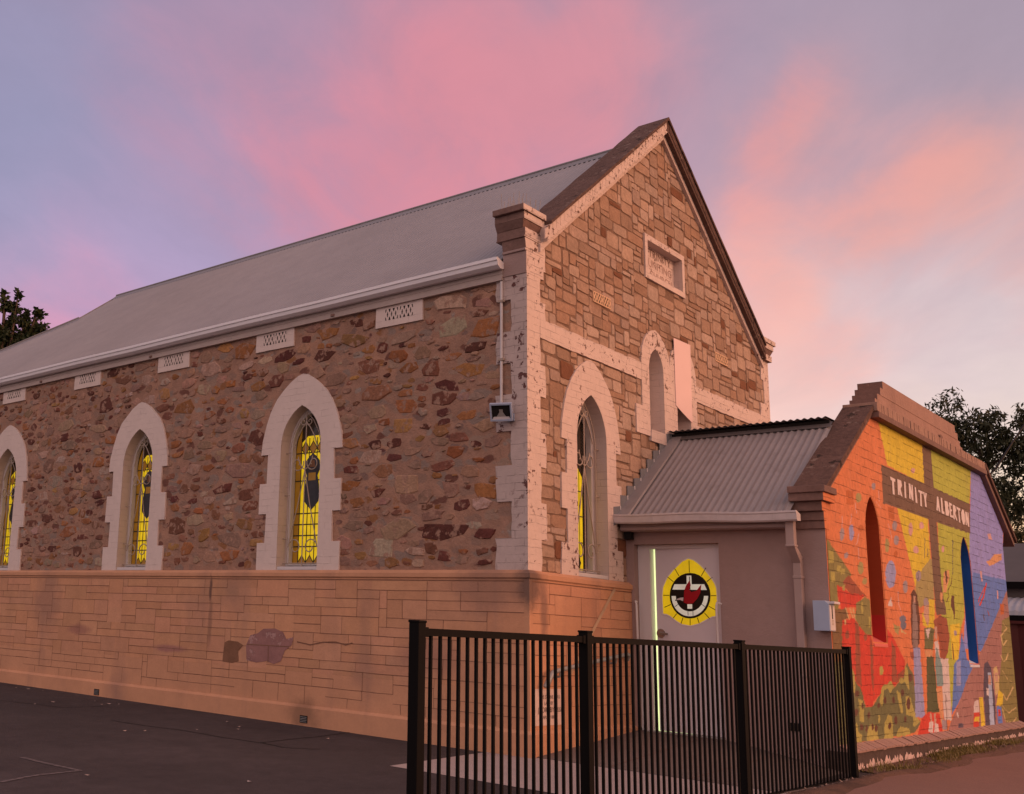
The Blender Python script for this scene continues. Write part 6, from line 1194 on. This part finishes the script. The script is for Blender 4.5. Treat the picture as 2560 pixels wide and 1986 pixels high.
b = MB(); b.box(14.95, 15.05, -4.6, 5.6, 2.2, 2.3); build('veranda_beam', b, [m_black], hs)

TREES = {"right":[[24.71,1.5,8.33,0.51],[24.74,1.74,7.9,0.4],[24.83,1.37,7.88,0.6],[24.94,1.08,7.59,0.65],[24.96,0.78,7.79,0.54],[25.0,0.55,7.83,0.43],[24.97,1.31,7.16,0.6],[25.04,0.94,7.14,0.48],[25.08,0.16,7.75,0.48],[25.17,-0.03,7.46,0.54],[25.14,0.3,7.27,0.56],[25.23,0.12,6.93,0.54],[25.08,0.46,7.49,0.4],[25.31,-0.02,6.55,0.4],[25.24,0.27,6.67,0.34],[25.12,0.64,7.01,0.22],[25.19,0.44,6.78,0.27],[25.33,0.05,6.28,0.4],[25.1,0.99,6.7,0.32],[25.16,0.72,6.63,0.27],[25.23,0.72,6.19,0.47],[25.3,0.42,6.08,0.46],[25.36,0.27,5.8,0.4],[25.33,0.56,5.59,0.54],[25.26,0.81,5.76,0.4],[25.39,0.41,5.32,0.34],[25.35,0.7,5.21,0.35],[25.19,0.95,6.15,0.34],[25.23,-0.08,7.14,0.27],[25.22,-0.43,7.55,0.6],[25.3,-0.85,7.41,0.67],[25.41,-1.23,7.07,0.67],[25.37,-0.61,6.79,0.54],[25.49,-0.99,6.34,0.6],[25.44,-0.35,5.94,0.54],[25.55,-0.75,5.61,0.54],[25.52,-1.43,6.53,0.6],[25.12,-0.4,8.08,0.4],[25.21,-0.91,7.99,0.47]],"low":[[29.35,0.81,5.86,0.39],[29.37,1.0,5.32,0.36],[29.42,0.8,5.14,0.39],[29.36,1.18,5.02,0.24],[29.43,0.97,4.66,0.27],[29.32,1.07,5.62,0.15]],"left":[[5.05,19.12,8.61,0.58],[5.13,18.78,9.59,0.16],[5.09,18.7,9.9,0.1],[4.87,18.93,9.61,0.18],[4.79,18.88,9.88,0.09],[5.08,18.91,9.26,0.22],[5.5,18.84,8.66,0.45],[5.49,18.7,9.15,0.22],[5.39,18.67,9.43,0.13],[5.72,18.56,9.12,0.16],[5.67,18.48,9.49,0.13],[5.62,18.48,9.59,0.08],[5.7,18.67,8.79,0.29],[5.86,18.45,9.19,0.09],[5.89,18.5,8.98,0.11],[5.27,19.16,7.99,0.5],[5.72,18.82,8.25,0.45],[4.65,19.31,8.77,0.56],[4.43,19.25,9.39,0.22],[4.14,19.65,8.6,0.67],[3.62,19.97,8.43,0.67],[4.07,19.47,9.34,0.45],[3.65,19.75,9.17,0.45],[4.55,19.6,7.9,0.67],[3.94,19.98,7.72,0.67]],"limbs":[[[25.46,0.96,3.04],[25.34,0.91,4.89],[25.21,0.84,6.14],[25.12,0.87,6.75],[25.07,0.86,7.08],[24.97,0.99,7.53]],[[25.21,0.84,6.14],[25.13,0.72,6.85],[25.07,0.66,7.29],[25.07,0.45,7.55]],[[25.16,0.81,6.53],[25.18,0.53,6.79],[25.22,0.16,6.93]],[[25.15,0.74,6.69],[25.11,0.63,7.12],[25.13,0.19,7.48]],[[25.11,0.84,6.86],[25.04,0.89,7.24]],[[25.29,0.88,5.43],[25.33,0.55,5.64],[25.35,0.26,5.91],[25.37,-0.02,6.11]],[[25.34,0.91,4.89],[25.41,0.22,5.42],[25.44,-0.55,6.26],[25.4,-1.05,6.97]]],"lowl":[[[29.42,1.32,3.94],[29.4,1.22,4.54],[29.38,1.02,5.14],[29.37,0.77,5.74]],[[29.4,1.22,4.54],[29.35,1.11,5.26],[29.32,1.12,5.62]],[[29.46,1.13,3.95],[29.43,0.97,4.66],[29.41,0.79,5.26]]]}
def leaf_mat(nm, c): return mat(nm, c, .6, var=[(1.2, .4), (9, .3)], spec=.25)
def tree(label, clumps, limbs, base, leafm, barkm, lw, ll, dens, droop, seed):
    rr = random.Random(seed)
    t = thing('tree', label, 'tree', base)
    b = MB()
    for l in limbs:
        n = len(l); r0 = l[0][3] if len(l[0]) > 3 else .06
        b.tube([q[:3] for q in l], [r0 * (1 - .75 * i / max(1, n - 1)) for i in range(n)], 7)
    build('trunk', b, [barkm], t, base)
    b = MB()
    for cx, cy, cz, r in clumps:
        nl = int(dens * r * r)
        subs = [(rr.uniform(-.75, .75), rr.uniform(-.75, .75), rr.uniform(-.8, .7), rr.uniform(.28, .5)) for _ in range(9)]
        for k in range(nl):
            while True:
                p = Vector((rr.uniform(-1, 1), rr.uniform(-1, 1), rr.uniform(-1, 1)))
                if p.length < 1: break
            if rr.random() < .55: p = p.normalized() * rr.uniform(.62, 1.12)
            if p.z < -.3: p.z *= .75
            sx_, sy_, sz_, sr_ = subs[k % 9]
            q = Vector((cx, cy, cz)) + (Vector((sx_, sy_, sz_)) + p * sr_) * r
            d = Vector((rr.uniform(-1, 1), rr.uniform(-1, 1), rr.uniform(-1, 1) - droop)).normalized()
            s = d.cross(Vector((rr.uniform(-1, 1), rr.uniform(-1, 1), rr.uniform(-1, 1)))).normalized()
            L_ = ll * rr.uniform(.6, 1.3); w = lw * rr.uniform(.7, 1.2)
            b.face([q, q + d * L_ * .45 + s * w, q + d * L_, q + d * L_ * .45 - s * w], 0 if rr.random() < .6 else 1)
    build('crown', b, leafm, t, base, normals=False)
    return t
bark = mat('bark', (.09, .06, .045), .95, var=(6, .3))
euc = [leaf_mat('gum_leaf', (.035, .04, .018)), leaf_mat('gum_leaf_pale', (.055, .055, .026))]
lm = TREES['limbs']; lm = [[q + [.11 if i == 0 else .06] for q in l] for i, l in enumerate(lm)]
p0 = lm[0][0]; lm.append([[p0[0] + .6, p0[1] + .3, .3, .24], [p0[0] + .4, p0[1] + .1, 1.6, .2], p0])
tree('tall dark gum tree behind the mural gable with drooping leaf clumps', TREES['right'], lm, (p0[0] + .6, p0[1] + .3, .3), euc, bark, .026, .17, 1300, .7, 5)
lm = [[q + [.06] for q in l] for l in TREES['lowl']]; p0 = lm[0][0]; lm.append([[p0[0], p0[1] + .2, .3, .16], p0 + [.1]] if False else [[p0[0], p0[1] + .2, .3, .16], p0]); p2 = lm[2][0]; lm.append([[p0[0], p0[1] + .2, 1.5, .1], p2])
tree('lower thin tree with pale green leaves beyond the neighbouring house', TREES['low'], lm, (p0[0], p0[1] + .2, .3), [leaf_mat('olive_leaf', (.085, .075, .03)), leaf_mat('olive_leaf_dark', (.05, .05, .02))], bark, .028, .16, 1500, .3, 9)
lc = TREES['left']; bx, by = 5.0, 19.0
lm = [[[bx, by, .3, .22], [bx, by, 4, .16], [bx + .05, by, 7.6, .12]]] + [[[bx, by, 6.8, .08], [(bx + q[0]) / 2, (by + q[1]) / 2, 7.6 + .2 * (q[2] - 8)], [q[0], q[1], q[2]]] for q in lc]
tree('dark leafy tree with upright shoots behind the far end of the church roof', lc, lm, (bx, by, .3), [leaf_mat('dark_leaf', (.022, .032, .012)), leaf_mat('dark_leaf_pale', (.045, .055, .020))], bark, .05, .15, 4600, .25, 12)

# ------------------------------------------------------------------ small things on the ground
b = MB(); rr = random.Random(4)
for k in range(16000):
    x = rr.uniform(2.3, 12.0); t = rr.random()
    patch = max(math.sin(x * 1.15 + .9 + t), math.sin(x * 2.3 + 2.0 - t) - .2)
    if rr.random() > .06 + .9 * max(0, patch): continue
    if x < 2.9 and rr.random() < .8: continue
    y = MY - .11 - (abs(foot_edge(x) + .06 - MY) - .14) * t; h = rr.uniform(.02, .075) * (1.2 if t < .25 else .8)
    a = rr.uniform(0, 6.28); l = Vector((math.cos(a), math.sin(a), 0)); z = gz(x, y) + .012
    tip = Vector((x, y, z + h)) + l * h * rr.uniform(.2, 1.1); w = Vector((-l.y, l.x, 0)) * .005
    b.face([Vector((x, y, z)) - w, Vector((x, y, z)) + w, tip], 0 if rr.random() < .7 else 1)
o = build('grass', b, [mat('verge_grass', (.16, .125, .03), .8, var=(3, .4)), mat('dry_grass', (.30, .22, .11), .85)], None, normals=False); o['kind'] = 'stuff'
b = MB()
for k in range(4500):
    x = rr.uniform(-.5, 9); y = rr.uniform(foot_edge(x), MY - .28); z = gz(x, y) + .016; a = rr.uniform(0, 6.28); s = rr.uniform(.01, .045)
    u = Vector((math.cos(a), math.sin(a), rr.uniform(-.2, .4))) * s; v = Vector((-math.sin(a), math.cos(a), 0)) * s * .22
    c = Vector((x, y, z)); b.face([c - u, c + v, c + u, c - v], rr.choice((0, 0, 1, 2)))
o = build('leaf_litter', b, [mat('litter_brown', (.08, .045, .03), .9), mat('litter_grey', (.20, .14, .12), .9), mat('litter_pale', (.35, .24, .19), .9)], None, normals=False); o['kind'] = 'stuff'
m_leaf = mat('dry_leaf', (.50, .38, .34), .8)
first = None
for i, (x, y) in enumerate(GROUND['leaves']):
    if first is None:
        b = MB(); b.raw([(-.04, 0, .012), (-.01, .02, .004), (.045, .004, .016), (0, -.018, .003), (.005, 0, .012)], [(0, 1, 4), (1, 2, 4), (2, 3, 4), (3, 0, 4)])
        o = first = build('dry_leaf', b, [m_leaf], None, normals=False)
    else:
        o = first.copy(); COL.objects.link(o)
    o.location = (x, y, gz(x, y) + .004); o.rotation_euler = (0, 0, i * 2.1); s = .45 + .5 * ((i * 37) % 10) / 10
    o.scale = (s,) * 3
    tag(o, 'small pale dry leaf lying on the dark asphalt', 'leaf', 'dry leaves scattered on the asphalt')
